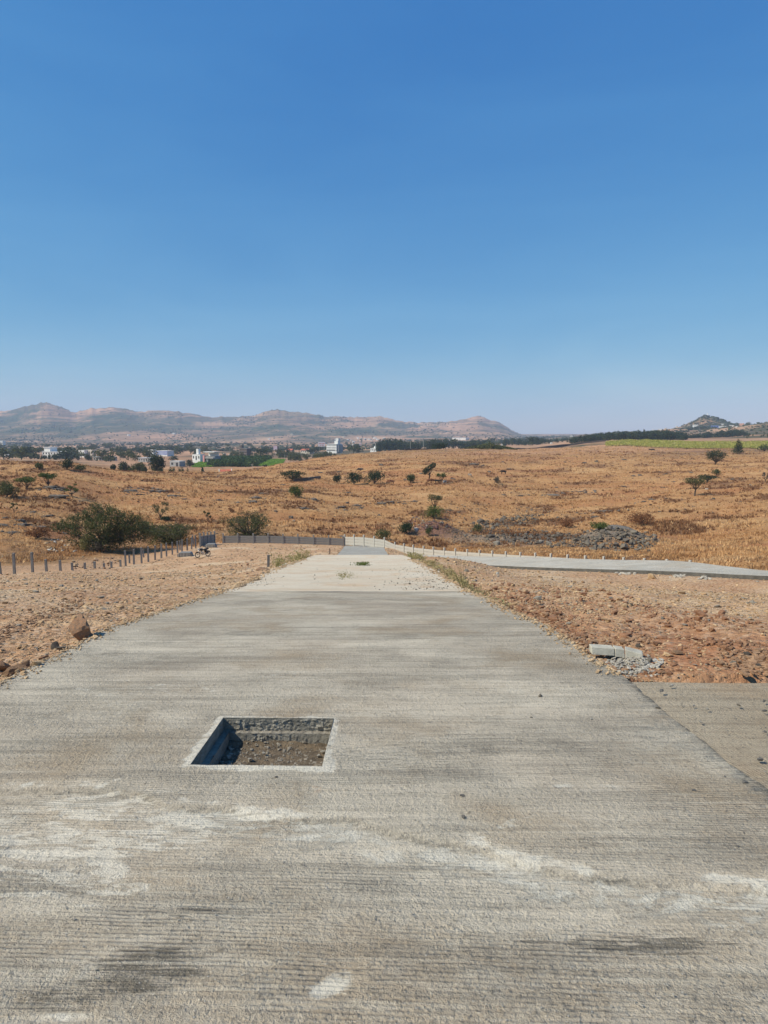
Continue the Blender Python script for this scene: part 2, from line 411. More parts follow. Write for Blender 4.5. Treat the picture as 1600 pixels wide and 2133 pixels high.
# --- ground of the plot, the dry grass field, the valley and the hills
def ground_material(name, far=False):
    M = NT(name); v = M.coord()
    big = M.noise(v, .05, 5, .6); mid = M.noise(v, .6, 6, .65); sm = M.noise(v, 6.0, 6, .7); vs = M.noise(v, 40, 4, .7)
    if not far:
        # bare plot: orange murram with gravel
        c = M.mix(M.rng(mid, .38, .62), (.53, .325, .18), (.42, .235, .125))
        c = M.mix(M.rng(M.noise(v, .23, 5, .6), .50, .66), c, (.60, .45, .29))
        c = M.mix(M.rng(M.noise(v, .9, 5, .7, .5), .60, .70), c, (.32, .16, .085))
        st = M.vor(v, 14, out='Color'); stf = M.n('ShaderNodeSeparateColor', {0: st}).outputs[0]
        c = M.mix(M.rng(stf, .55, .95, 0, .55), c, (.60, .46, .33))
        c = M.mix(M.rng(stf, .25, .0, 0, .6), c, (.20, .12, .08))
        c = M.mix(M.rng(sm, .60, .72, 0, .6), c, (.22, .12, .07))
        c = M.mix(M.rng(M.noise(M.coord((.25, 1.6, 1)), .5, 5, .6), .55, .66, 0, .55), c, (.62, .43, .25))
        c = M.mix(M.ma('MULTIPLY', M.attr('redsoil'), M.rng(M.noise(v, 1.3, 6, .7), .35, .6)), c, (.36, .165, .085))
        # dry grass
        vg = M.coord((.55, 1.0, 1.0))
        ga = M.noise(vg, .11, 6, .6, .6); gb = M.noise(vg, .9, 6, .7); gc = M.noise(vg, 5, 5, .75)
        g = M.mix(M.rng(gb, .36, .64), (.56, .33, .15), (.43, .225, .095))
        g = M.mix(M.rng(ga, .47, .62, 0, .75), g, (.38, .185, .075))
        g = M.mix(M.rng(M.noise(vg, .06, 4, .6), .55, .7, 0, .55), g, (.60, .385, .19))
        g = M.mix(M.rng(gc, .54, .66, 0, .8), g, (.18, .09, .04))
        g = M.mix(M.attr('patch'), g, (.20, .105, .055))
        g = M.mix(M.rng(M.noise(M.coord((.35, 1.3, 1)), .35, 6, .75), .62, .69, 0, .6), g, (.17, .13, .10))
        g = M.mix(M.rng(M.noise(vg, 2.2, 6, .8), .60, .70, 0, .8), g, (.12, .085, .06))
        g = M.mix(M.rng(M.noise(vg, .035, 5, .6, 1.), .52, .60, 0, .5), g, (.40, .17, .075))
        c = M.mix(M.attr('field'), c, g)
        # scrape of grey soil in the gully
        c = M.mix(M.ma('MULTIPLY', M.attr('gully'), M.rng(gb, .3, .65)), c, (.20, .125, .075))
        c = M.mix(M.attr('track'), c, (.50, .31, .18))
        # purple brown spoil
        c = M.mix(M.ma('MULTIPLY', M.attr('spoil'), M.rng(gc, .3, .6, .5, 1)), c, (.17, .085, .075))
        c = M.mix(M.ma('MULTIPLY', M.attr('greyrock'), M.rng(gb, .3, .5)), c, (.20, .18, .155))
    vf = M.coord((.8, .35, 1.0))
    zz_ = M.noise(M.coord((.002, .002, .10)), 1.0, 4, .6)
    h = M.mix(M.rng(M.noise(vf, .012, 7, .65), .38, .62), (.47, .27, .16), (.31, .18, .11))
    h = M.mix(M.rng(M.noise(vf, .004, 6, .6), .5, .62, 0, .6), h, (.47, .31, .19))
    gm = M.noise(M.coord((1, .5, 1.0)), .0042, 8, .66, .4)
    h = M.mix(M.rng(gm, .49, .56, 0, .9), h, (.035, .055, .028))
    h = M.mix(M.rng(M.noise(M.coord((1, .6, 1)), .035, 5, .75), .57, .64, 0, .8), h, (.045, .06, .03))
    h = M.mix(M.rng(M.noise(M.coord((.15, 1.2, 2.5)), .02, 5, .6), .60, .66, 0, .5), h, (.20, .13, .09))
    h = M.mix(M.rng(zz_, .50, .56, 0, .75), h, (.13, .10, .065))
    h = M.mix(M.ma('MULTIPLY', M.attr('forest'), M.rng(M.noise(vf, .02, 6, .7), .3, .55)), h, (.04, .06, .03))
    if far: c = h
    else: c = M.mix(M.attr('valley'), c, h)
    M.col(c)
    M.b.inputs['Roughness'].default_value = .95; M.b.inputs['Specular IOR Level'].default_value = .1
    if not far:
        hh = M.ma('ADD', M.ma('MULTIPLY', sm, .09), M.ma('MULTIPLY', vs, .02))
        hh = M.ma('ADD', hh, M.ma('MULTIPLY', M.vor(v, 14), -.035))
        hh = M.ma('ADD', hh, M.ma('MULTIPLY', M.ma('MULTIPLY', M.noise(v, 1.6, 6, .7), M.attr('field')), .5))
        M.bump(hh, 1.0, .9)
    else:
        M.bump(M.noise(vf, .02, 8, .6), 14.0, .7)
    return M.m
MAT_GROUND = ground_material('earth')
MAT_HILL = ground_material('hill_earth', True)

# --- concretes
def concrete(name, base, dark, pale, brown=None, near=False, grot=0.0, groove=.022, streak=1.0):
    M = NT(name)
    v = M.coord((1, 1, 1), (0, 0, grot))
    vx = M.coord((1, 1, 1), (0, 0, grot))
    st1 = M.noise(M.coord((.42, 7.5, 1), (0, 0, grot)), 1.0, 8, .68, .25)
    st2 = M.noise(M.coord((1.2, 26.0, 1), (0, 0, grot)), 1.0, 5, .65, .1)
    st3 = M.noise(M.coord((6.0, 70.0, 1), (0, 0, grot)), 1.0, 3, .6)
    bl = M.noise(v, .55, 5, .6, .4); md = M.noise(v, 2.6, 6, .65); gr = M.noise(v, 95, 3, .75); gr2 = M.noise(v, 34, 4, .75)
    # tined grooves + exposed grains
    sep = M.n('ShaderNodeSeparateXYZ', {0: vx})
    ph = M.ma('MULTIPLY', sep.outputs[1], 2*math.pi/groove)
    ph = M.ma('ADD', ph, M.ma('MULTIPLY', M.noise(M.coord((.8, 1.6, 1), (0, 0, grot)), 1.0, 4, .5), 26.0))
    gv = M.ma('POWER', M.rng(M.ma('SINE', ph), -1, 1), 1.6)
    msk = M.rng(M.noise(M.coord((.5, 1.6, 1), (0, 0, grot)), 1.1, 4, .6), .40, .62, .12, 1.0)
    brk = M.rng(M.noise(M.coord((7, 30, 1), (0, 0, grot)), 1.0, 4, .7), .38, .58, .15, 1.0)
    gv = M.ma('MULTIPLY', M.ma('MULTIPLY', gv, msk), brk)
    if near:
        gv = M.ma('MULTIPLY', gv, M.rng(M.attr('dark'), 0, 1, 1, 2.2))
        gv = M.ma('MULTIPLY', gv, M.rng(M.attr('smooth'), 0, 1, 1, .15))
    c = M.mix(M.rng(bl, .40, .60, 0, .9), base, pale)
    c = M.mix(M.rng(st1, .49, .66, 0, .62*streak), c, dark)
    c = M.mix(M.rng(md, .52, .70, 0, .5), c, dark)
    if brown is not None:
        c = M.mix(M.rng(M.noise(v, .9, 5, .65, .3), .50, .66, 0, .7), c, brown)
    if near:
        fz = M.noise(v, 14, 7, .72, .5)
        nA = M.rng(M.noise(M.coord((1.0, 2.4, 1), (0, 0, grot)), 3.4, 9, .68, 1.2), .30, .70)
        nD = M.rng(M.noise(M.coord((1.0, 3.4, 1), (0, 0, math.radians(-52))), 3.0, 8, .66, 1.0), .33, .67)
        nG = M.ma('ADD', M.ma('MULTIPLY', M.rng(M.noise(M.coord((2.6, 60.0, 1), (0, 0, grot)), 1.0, 6, .75, .1), .36, .64), .6), M.ma('MULTIPLY', M.rng(M.noise(M.coord((1.6, 9.0, 1), (0, 0, grot)), 1.0, 6, .7, .3), .34, .66), .4))
        nF = M.rng(fz, .3, .7)
        def env(nm, n_, lo=-.05, hi=.40, k=1.0):
            return M.ma('MULTIPLY', M.rng(M.ma('SUBTRACT', M.attr(nm), M.ma('MULTIPLY', M.ma('SUBTRACT', 1.0, n_), 1.05)), lo, hi), k)
        mixn = M.ma('ADD', M.ma('MULTIPLY', nA, .7), M.ma('MULTIPLY', nF, .3))
        c = M.mix(env('brown', mixn, -.1, .6, .75), c, brown)
        c = M.mix(env('blue', mixn, -.02, .35, .8), c, (.215, .21, .18))
        c = M.mix(M.ma('MULTIPLY', M.attr('seam'), M.rng(nF, .25, .7)), c, (.13, .12, .095))
        c = M.mix(env('dark', M.ma('ADD', M.ma('MULTIPLY', nG, .75), M.ma('MULTIPLY', nF, .25)), .02, .24, .74), c, (.08, .07, .052))
        c = M.mix(env('pale', mixn, .0, .26, .85), c, (.66, .61, .50))
        c = M.mix(env('chalk', M.ma('ADD', M.ma('MULTIPLY', nD, .8), M.ma('MULTIPLY', nF, .2)), .04, .24, .9), c, (.67, .605, .485))
        c = M.mix(M.ma('MULTIPLY', M.attr('red'), M.rng(fz, .56, .62, 0, .7)), c, (.52, .19, .09))
        sm = M.attr('smooth')
    c = M.mix(M.rng(st2, .50, .68, 0, .45*streak), c, dark)
    c = M.mix(M.rng(st2, .46, .32, 0, .5), c, pale)
    c = M.mix(M.rng(gr, .57, .70, 0, .65), c, tuple(min(1, x*1.30) for x in pale))
    c = M.mix(M.rng(M.noise(v, 150, 3, .8), .42, .30, 0, .7), c, tuple(x*.38 for x in dark))
    c = M.mix(M.rng(gr2, .55, .68, 0, .6), c, tuple(x*.5 for x in dark))
    c = M.mix(M.ma('MULTIPLY', gv, .42 if near else .25), c, tuple(x*.40 for x in dark))
    M.col(c)
    M.b.inputs['Roughness'].default_value = .88; M.b.inputs['Specular IOR Level'].default_value = .2
    hgt = M.ma('MULTIPLY', gv, -.0075)
    gs = M.ma('ADD', M.ma('MULTIPLY', gr2, .026), M.ma('MULTIPLY', gr, .012))
    gs = M.ma('ADD', gs, M.ma('MULTIPLY', M.rng(M.vor(v, 55), 0, .32, 1, 0), .0022))
    if near: gs = M.ma('MULTIPLY', gs, M.rng(sm, 0, 1, 1, .28))
    hgt = M.ma('ADD', hgt, gs)
    hgt = M.ma('ADD', hgt, M.ma('MULTIPLY', st2, .006))
    hgt = M.ma('ADD', hgt, M.ma('MULTIPLY', st1, .010))
    M.bump(hgt, 1.0, 1.0)
    return M.m
MAT_ROAD = concrete('tined_concrete', (.465, .395, .30), (.25, .22, .17), (.61, .54, .42), (.37, .28, .18), near=True, grot=math.radians(3))
MAT_APRON = concrete('apron_concrete', (.41, .325, .22), (.25, .20, .14), (.49, .41, .295), (.42, .285, .165), grot=math.radians(78), groove=.02)
MAT_SIDE = concrete('side_road_concrete', (.46, .42, .345), (.32, .295, .245), (.56, .52, .44), (.46, .38, .28), grot=math.radians(-20), groove=.03)
MAT_FAR = concrete('grey_concrete', (.34, .325, .28), (.23, .22, .195), (.43, .41, .36), (.36, .31, .24), groove=.03)
MAT_CREAM = concrete('dusty_pale_concrete', (.66, .56, .42), (.52, .42, .29), (.71, .63, .50), (.62, .43, .26), groove=.05, streak=.4)
MAT_PIT = plain('pit_concrete', (.36, .335, .28), (.22, .205, .17), 9, .9, bump=.02)
MAT_RIM = plain('mortar', (.56, .52, .45), (.44, .40, .34), 9, .9, bump=.006)
MAT_LEDGE = plain('pit_ledge_mortar', (.42, .38, .31), (.24, .215, .18), 14, .9, bump=.02)
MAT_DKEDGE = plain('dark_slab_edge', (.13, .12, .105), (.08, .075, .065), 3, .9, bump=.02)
MAT_EDGE = plain('slab_edge', (.24, .235, .225), (.16, .155, .15), 5, .9, bump=.02)
MAT_SOIL = plain('pit_soil', (.33, .25, .165), (.14, .11, .08), 14, .95, bump=.05)
def rockmat(name, a, b, sc=3.0, isl=0.35, bump=.03):
    M = NT(name); v = M.coord()
    c = M.mix(M.rng(M.noise(v, sc, 6, .7), .38, .62), a, b)
    r = M.n('ShaderNodeNewGeometry').outputs['Random Per Island']
    c = M.mix(M.ma('MULTIPLY', r, isl), c, tuple(x*.4 for x in b))
    oi = M.n('ShaderNodeObjectInfo').outputs['Random']
    c = M.mix(M.ma('MULTIPLY', oi, .3), c, tuple(min(1, x*1.25) for x in a))
    M.col(c); M.b.inputs['Roughness'].default_value = .95; M.b.inputs['Specular IOR Level'].default_value = .15
    M.bump(M.noise(v, sc*5, 6, .75), bump, .8)
    return M.m
MAT_GRAVEL = rockmat('gravel', (.60, .44, .27), (.44, .28, .15), 2.0, .6)
MAT_GREYSTONE = rockmat('grey_stone', (.34, .30, .24), (.20, .175, .14), 3.0, .4)
MAT_BASALT = rockmat('dark_basalt', (.15, .125, .10), (.07, .06, .05), 1.6, .3)
MAT_ORANGE = rockmat('orange_rock', (.46, .29, .17), (.30, .175, .105), 7.0, .4)
MAT_PALESTONE = rockmat('pale_stone', (.58, .54, .47), (.42, .38, .31), 8.0, .3)
MAT_BOULDER = rockmat('weathered_boulder', (.40, .21, .11), (.22, .17, .125), 9.0, .1, .02)
MAT_PEBBLE = rockmat('dark_pebble', (.16, .15, .135), (.09, .085, .08), 20.0, .1, .004)
MAT_POST = plain('weathered_concrete_post', (.26, .25, .235), (.17, .165, .155), 2.5, .9, bump=.01)
MAT_FENCEL = plain('grey_fence_concrete', (.30, .285, .26), (.20, .19, .175), 1.3, .9, bump=.02)
MAT_FENCER = plain('pale_fence_concrete', (.50, .475, .42), (.37, .35, .31), 1.1, .9, bump=.02)
MAT_KERB = plain('kerb_concrete', (.50, .47, .385), (.39, .365, .295), 14, .9, bump=.006)

def leafmat(name, a, b, dry=None, trans=.25):
    M = NT(name); v = M.coord()
    r = M.n('ShaderNodeNewGeometry').outputs['Random Per Island']
    c = M.mix(r, a, b)
    c = M.mix(M.rng(M.noise(v, .9, 4, .6), .42, .62, 0, .6), c, tuple(x*.6 for x in a))
    if dry is not None: c = M.mix(M.rng(M.noise(v, .6, 3, .6), .54, .66, 0, .7), c, dry)
    M.col(c); M.b.inputs['Roughness'].default_value = .75
    tr = M.n('ShaderNodeBsdfTranslucent', {'Color': c})
    mx = M.n('ShaderNodeMixShader', {0: trans, 1: M.b.outputs[0], 2: tr.outputs[0]})
    M.t.links.new(mx.outputs[0], M.t.nodes['Material Output'].inputs[0])
    return M.m
LEAF_ACACIA = leafmat('acacia_leaves', (.115, .125, .04), (.05, .07, .025), (.17, .14, .05))
LEAF_GREEN = leafmat('bright_leaves', (.13, .16, .035), (.06, .09, .02))
LEAF_DARK = leafmat('dark_leaves', (.045, .07, .028), (.025, .042, .018))
LEAF_GREY = leafmat('grey_twigs', (.15, .125, .09), (.08, .07, .05))
LEAF_DRY = leafmat('dry_brown_leaves', (.33, .15, .06), (.16, .08, .04))
LEAF_WEED = leafmat('weed_leaves', (.38, .32, .13), (.21, .21, .08), (.50, .36, .18))
LEAF_GRASS = leafmat('straw', (.60, .385, .19), (.33, .19, .09), (.46, .25, .11), .2)
LEAF_BANANA = leafmat('banana_leaves', (.07, .12, .03), (.035, .065, .02))
LEAF_CROP = leafmat('crop_leaves', (.26, .42, .05), (.15, .27, .035))
LEAF_MILLET = leafmat('millet_leaves', (.46, .43, .11), (.27, .31, .06), (.70, .56, .26))
LEAF_RUST = leafmat('rusty_grass', (.36, .17, .07), (.15, .08, .04), (.24, .13, .065))
def grassmat():
    M = NT('straw'); v = M.coord((.6, 1, 1)); r = M.n('ShaderNodeNewGeometry').outputs['Random Per Island']
    c = M.mix(r, (.74, .485, .24), (.45, .25, .105))
    c = M.mix(M.rng(M.noise(v, .07, 5, .6, .5), .46, .62, 0, .75), c, (.44, .22, .085))
    c = M.mix(M.rng(M.noise(v, .16, 6, .65, .5), .52, .62, 0, .7), c, (.72, .50, .27))
    c = M.mix(M.rng(M.noise(v, .5, 6, .7), .52, .63, 0, .8), c, (.22, .115, .055))
    M.col(c); M.b.inputs['Roughness'].default_value = .8
    tr = M.n('ShaderNodeBsdfTranslucent', {'Color': c}); mx = M.n('ShaderNodeMixShader', {0: .2, 1: M.b.outputs[0], 2: tr.outputs[0]})
    M.t.links.new(mx.outputs[0], M.t.nodes['Material Output'].inputs[0]); return M.m
LEAF_GRASS = grassmat()
BARK = plain('bark', (.13, .095, .07), (.07, .055, .04), 4, .95)

# ------------------------------------------------------------------ THE GROUND
def log_rows(y0, y1, n):
    return np.geomspace(y0 + 9, y1 + 9, n) - 9
UM = np.concatenate([np.linspace(-.92, -.62, 36)[:-1], np.linspace(-.62, .62, 470), np.linspace(.62, .92, 36)[1:]])
rows = log_rows(-6.5, 6150, 640)
# add resolution near the road rims
split = int(np.searchsorted(rows, 1900))
def terrain(name, R, mat, far=False):
    Yg, Ug = np.meshgrid(R, UM, indexing='ij')
    X = Ug * (Yg + 9.5)
    Z = H(X, Yg)
    V = np.stack([X, Yg, Z], -1).reshape(-1, 3)
    nr, nc = X.shape
    i = np.arange(nr-1)[:, None]*nc + np.arange(nc-1)[None, :]
    Fc = np.stack([i, i+1, i+nc+1, i+nc], -1).reshape(-1, 4)
    x, y = V[:, 0], V[:, 1]
    out = -fence_side(x, y)
    nz = fbm(x/3, y/3, 3)
    field = sstep(0, 5, out + 3*nz)
    field = np.maximum(field, .0)
    valley = sstep(330, 520, y + 40*nz + 90*sstep(-.2, .05, x/np.maximum(y, 1)))
    # crest on the right stays grass longer
    patch = sstep(.10, .38, fbm(x/9, y/7+30, 5, .6))*.85
    gully = np.zeros(len(x)); track = gully.copy(); spoil = gully.copy(); grey = gully.copy()
    if not far:
        xl = np.interp(y, [0, 48, 52.3, 88.5], [-38, -31, -28.3, -22.0])
        dl = xl - x
        track = sstep(-1, .5, dl) * sstep(9, 5.5, dl + 2*nz) * sstep(40, 45, y) * sstep(86, 76, y)
        gully = sstep(4, 9, out + 2*nz) * sstep(26, 15, out) * sstep(-10, -22, x) * .8 + sstep(0, 4, out)*sstep(18, 6, out)*(x > -22)*.3
        c = at(905, 1098, 106); spoil = np.exp(-(((x-c.x)/5.0)**2 + ((y-c.y)/5)**2)**1.5)
        c = at(1080, 1105, 101); grey = np.exp(-(((x-c.x)/10)**2 + ((y-c.y)/8)**2)**1.5)*.8
        c = at(1282, 1130, 88); grey = np.maximum(grey, np.exp(-(((x-c.x)/6.2)**2 + ((y-c.y)/5)**2)**2))
    uf = x/np.maximum(y, 1)
    forest = sstep(2500, 3100, y + 900*fbm(x/500, y/500, 3)) * sstep(4000, 3400, y + 700*fbm(x/300, y/400+9, 3)) * sstep(.07, -.05, uf)
    forest = np.maximum(forest, .55*np.exp(-((uf+.14)/.05)**2) * sstep(3300, 3800, y))
    Xr_ = x - VPA*y; redsoil = sstep(2.0, 2.2, Xr_)*sstep(5.5, 2.6, Xr_ + 1.5*nz)*sstep(4.8, 6, y)*sstep(17, 11, y)*.9
    redsoil = np.maximum(redsoil, .8*sstep(28, 35, y)*sstep(60, 50, y)*sstep(2.2, 2.6, Xr_)*sstep(9, 4, Xr_))
    c = at(1473, 890, 1720); forest = np.maximum(forest, .95*np.exp(-(((x-c.x)/100)**2 + ((y-c.y)/150)**2)**2) * (.85+.6*fbm(x/18, y/25, 3)))
    at_ = dict(patch=patch, redsoil=redsoil, field=field, valley=valley, gully=gully, track=track, spoil=spoil, greyrock=grey, forest=forest)
    me = mesh_np(name, V, Fc, True, at_)
    o = link(name, me, mat)
    tag(o, kind='structure')
    return o
terrain('ground', rows[:split+1], MAT_GROUND)
terrain('hills', rows[split:], MAT_HILL, True)

# ------------------------------------------------------------------ THE ROADS
def quadfaces(nr, nc, keep=None):
    i = np.arange(nr-1)[:, None]*nc + np.arange(nc-1)[None, :]
    Fc = np.stack([i, i+1, i+nc+1, i+nc], -1)
    if keep is not None: return Fc[keep]
    return Fc.reshape(-1, 4)

# manhole corners from the photograph
def rhit(x, y): return hit(x, y, roadz)
hc = [rhit(465, 1497), rhit(698, 1497.5), rhit(668, 1600), rhit(397, 1594)]
hY1 = (hc[0].y + hc[1].y)/2; hY0 = (hc[2].y + hc[3].y)/2
hX0 = (hc[0].x + hc[3].x)/2; hX1 = (hc[1].x + hc[2].x)/2
hslL = (hc[0].x - hc[3].x) / (hc[0].y - hc[3].y); hslR = (hc[1].x - hc[2].x) / (hc[1].y - hc[2].y)
print('HOLE', [tuple(round(c, 3) for c in p) for p in hc], hslL, hslR)
hsl = (hslL + hslR)/2; hYc = (hY0+hY1)/2; hXc = (hX0+hX1)/2
HW = hX1-hX0; HD = hY1-hY0
hrot = ((hc[1].y-hc[0].y) + (hc[2].y-hc[3].y)) / 2 / HW     # tilt of the cross edges
# grid lines in the near slab; the slab warps gently so that its lines follow the hole
def warp(s, t):
    """s: across, t: along -> X, Y"""
    b = np.exp(-(((s-hXc)/1.1)**2 + ((t-hYc)/1.2)**2))
    X = s + VPA*(t - hYc) + (hsl - VPA) * (t - hYc) * b
    Y = t + hrot * (s - hXc) * b
    return X, Y
ax = np.concatenate([np.arange(hX0, -3.05, -.03)[::-1], np.linspace(hX0, hX1, 20)[1:-1], np.arange(hX1, 2.20, .03)])
S_L = -2.92 + VPA*hYc; S_R = 2.08 + VPA*hYc
ax = np.concatenate([np.linspace(S_L, hX0, int((hX0-S_L)/.03)), np.linspace(hX0, hX1, 20)[1:-1], np.linspace(hX1, S_R, int((S_R-hX1)/.03))])
ay1 = np.linspace(.4, hY0, int((hY0-.4)/.022)); ay2 = np.linspace(hY0, hY1, 20)[1:-1]
ay3 = hY1 + (np.linspace(0, 1, 190)**1.5)*(13.1-hY1)
ay = np.concatenate([np.linspace(-4, .4, 12)[:-1], ay1, ay2, ay3])
Sg, Tg = np.meshgrid(ax, ay)      # rows t, cols s
X, Y = warp(Sg, Tg)
# uneven slab sides
edge_n = .07*fbm(Y[:, -1:]*1.3, Y[:, -1:]*0+2, 6, .6)
X[:, -1:] += edge_n; X[:, :1] += .09*fbm(Y[:, :1]*1.1, Y[:, :1]*0+7, 6, .65)
Z = RP(Y).copy()
Z += .006*fbm(X/1.1, Y/1.1, 3) + .0028*fbm(X/.11, Y/.05, 3)*sstep(7, 3, Y)
# the seam: a wandering pour joint, nearer side 7 mm lower
seam_px = [(-80,1652),(60,1646),(150,1642),(230,1648),(290,1656),(335,1678),(400,1684),(470,1680),(520,1700),(600,1706),(660,1710),(720,1704),(780,1722),(850,1738),(930,1752),(1010,1770),(1060,1792),(1130,1808),(1200,1822),(1300,1832),(1420,1838),(1560,1850),(1700,1870)]
sp_ = [rhit(a, b) for a, b in seam_px]
sx = [p.x for p in sp_]; sy = [p.y for p in sp_]
seamY = np.interp(X, sx, sy) + .022*fbm(X/.10, X*0+1.5, 4)
sd = Y - seamY            # >0 beyond the seam
Z -= .014 * sstep(.02, -.02, sd) * sstep(-.9, -.3, sd)
Z += .006*np.clip(fbm(X/.16, Y/.10, 4), 0, 1)*sstep(.0, .04, sd)*sstep(.30, .08, sd)
def blob(px, py, rx, ry, ang=0):
    p = rhit(px, py); q = rhit(px+rx, py); r = rhit(px, py-ry)
    ax_ = abs(q.x-p.x); ay_ = abs(r.y-p.y)
    dx = X-p.x; dy = Y-p.y; c, s = math.cos(ang), math.sin(ang)
    a = dx*c+dy*s; b = -dx*s+dy*c
    n = .5*fbm(X/.09+px, Y/.09+py, 4)+.35*fbm(X/.35+py, Y/.35+px, 3)
    d = np.sqrt((a/ax_)**2 + (b/ay_)**2) + n
    return sstep(1.15, .55, d)
pale = np.zeros_like(X); dark = pale.copy(); smooth = pale.copy(); brown = pale.copy(); blue = pale.copy(); red = pale.copy()
nz1 = fbm(X/.06, Y/.06, 4); nz2 = fbm(X/.3, Y/.2, 4)
# lip along the seam
pale = np.maximum(pale, sstep(.075, .02, np.abs(sd-.05) + .03*nz1) * sstep(-.2, .35, fbm(X/.22+3, X*0+8, 3)+.15))
def soft(px, py, rx, ry, ang=0, pw=1.0):
    p = rhit(px, py); q = rhit(px+rx, py); r = rhit(px, py-ry)
    ax_ = abs(q.x-p.x); ay_ = abs(r.y-p.y); dx = X-p.x; dy = Y-p.y; c, s = math.cos(ang), math.sin(ang)
    return np.exp(-(((dx*c+dy*s)/ax_)**2 + ((-dx*s+dy*c)/ay_)**2)**pw)
chalk = np.zeros_like(X); seam = sstep(.030, .004, np.abs(sd+.012+.02*nz1))*sstep(-.25, .25, fbm(X/.35+1, X*0+3, 4)+.12)*.75
pale *= .75
along = sstep(-1.35, -.95, X)
pale = np.maximum(pale, .62*sstep(.03, -.04, sd)*sstep(-.34, -.10, sd)*(.45+.55*along))
pale = np.maximum(pale, .35*sstep(-.05, .05, sd)*sstep(.30, .08, sd))
blue = np.maximum(blue, .66*sstep(.02, -.02, sd)*sstep(-.42, -.16, sd)*along); smooth = np.maximum(smooth, .5*sstep(.02, -.03, sd)*sstep(-.5, -.2, sd))
chalk = np.maximum(chalk, .74*soft(150, 1745, 340, 120, 0, 1.6))
for a in [(690,2055,75,26,.75,.84),(120,2118,110,16,0,.7),(1530,1900,110,50,0,.6),(1060,1800,130,30,0,.75),(800,1770,90,28,0,.7),(560,1697,130,16,0,.85),(350,1700,60,20,0,.7),(60,1900,120,40,0,.5),(1130,1720,260,40,0,.42),(300,1440,300,30,0,.45),(1250,1640,120,12,0,.6),(620,1400,150,20,0,.4),(250,1330,160,14,0,.4),(700,1290,250,20,0,.35)]:
    pale = np.maximum(pale, a[5]*soft(*a[:5], 1.5))
for a in [(300,2020,190,75,.8),(420,1900,220,22,.6),(1330,1960,260,30,.75),(640,1830,160,20,.5),(1150,1960,160,20,.55),(1250,2080,220,50,.5),(120,2085,160,40,.65),(1500,1890,80,20,.6),(560,2060,180,50,.4),(900,1630,250,30,.38),(300,1560,60,20,.3),(1000,1560,300,40,.35),(520,1320,200,16,.4),(850,1340,200,16,.35),(300,1370,180,18,.4),(700,1245,250,10,.5),(1500,2110,160,40,.5)]:
    dark = np.maximum(dark, a[4]*soft(*a[:4], 0, 1.4))
blue = np.maximum(blue, .6*soft(1400, 1530, 200, 60, -.3)); blue = np.maximum(blue, .55*soft(1300, 1430, 110, 30)); blue = np.maximum(blue, .5*soft(1080, 1340, 200, 30)); blue = np.maximum(blue, .6*soft(1300, 1860, 330, 60)); blue = np.maximum(blue, .5*soft(1450, 2050, 250, 90))
for a in [(100,1950,330,90,.75),(800,2020,420,110,.75),(300,1840,330,50,.6),(560,1850,260,40,.6),(1200,2050,350,80,.7),(1350,1740,300,50,.45),(650,1645,220,30,.6),(1500,1990,200,70,.6),(700,2100,350,50,.8),(800,2040,1500,170,.72),(200,1650,300,40,.4),(900,1500,300,60,.35)]:
    brown = np.maximum(brown, a[4]*soft(*a[:4], 0, 1.3))
smooth = np.maximum(smooth, pale*.9)
smooth = np.maximum(smooth, sstep(.0, .5, fbm(X/.9, Y/.5+5, 3)) * .6)
for a in [(130,1730,190,70)]: smooth = np.maximum(smooth, .75*blob(*a))
red = np.maximum(red, soft(655, 1643, 22, 5, .3)*.9)
# rim of mortar round the hole
bx = np.maximum(hX0 - Sg, Sg - hX1); by = np.maximum(hY0 - Tg, Tg - hY1)
rd = np.maximum(bx, by)
rimw = .050 + .03*nz1 + .03*nz2
rim = sstep(rimw+.015, rimw-.01, rd)
rim_m = rim * (rd > -1e-6)
pale = np.maximum(pale, rim*(.88+.3*nz2))
rx_ = S_R - Sg; edge_w = sstep(.09+.06*nz2, .0, rx_)*sstep(5.6, 5.2, Y)
dark = np.maximum(dark, .75*edge_w); blue = np.maximum(blue, .7*sstep(.3+.1*nz2, .02, rx_)*sstep(7, 5, Y)); smooth = np.maximum(smooth, rim*.45)
for q in (dark, brown, blue, chalk): q *= (1-rim)
Z += .006*rim
# soften the cells next to the hole
keep = ~((Sg[:-1, :-1] > hX0-1e-4) & (Sg[:-1, :-1] < hX1-1e-4) & (Tg[:-1, :-1] > hY0-1e-4) & (Tg[:-1, :-1] < hY1-1e-4))
V = np.stack([X, Y, Z], -1).reshape(-1, 3)
nr, nc = X.shape
Fc = quadfaces(nr, nc, keep)
# skirts (sides and far end) so that the slab has thickness
def skirt(V, loop, d):
    base = len(V); hi = V[loop].copy(); lo = V[loop].copy(); lo[:, 2] -= d
    top = base + np.arange(len(loop)); bot = top + len(loop)
    return np.vstack([V, hi, lo]), np.stack([top[:-1], bot[:-1], bot[1:], top[1:]], -1)
idx = np.arange(nr*nc).reshape(nr, nc)
atts = dict(seam=seam, chalk=chalk, pale=pale, dark=dark, smooth=smooth, brown=brown, blue=blue, red=red)
atts = {k: v.ravel() for k, v in atts.items()}
V2, f1 = skirt(V, idx[:, -1], .16); V3, f2 = skirt(V2, idx[::-1, 0], .16)
n_extra = len(V3) - len(V)
atts = {k: np.concatenate([v, np.zeros(n_extra)]) for k, v in atts.items()}
me = mesh_np('road', V3, np.vstack([Fc, f1, f2]), True, atts)
road = link('road', me, MAT_ROAD); tag(road, kind='structure')

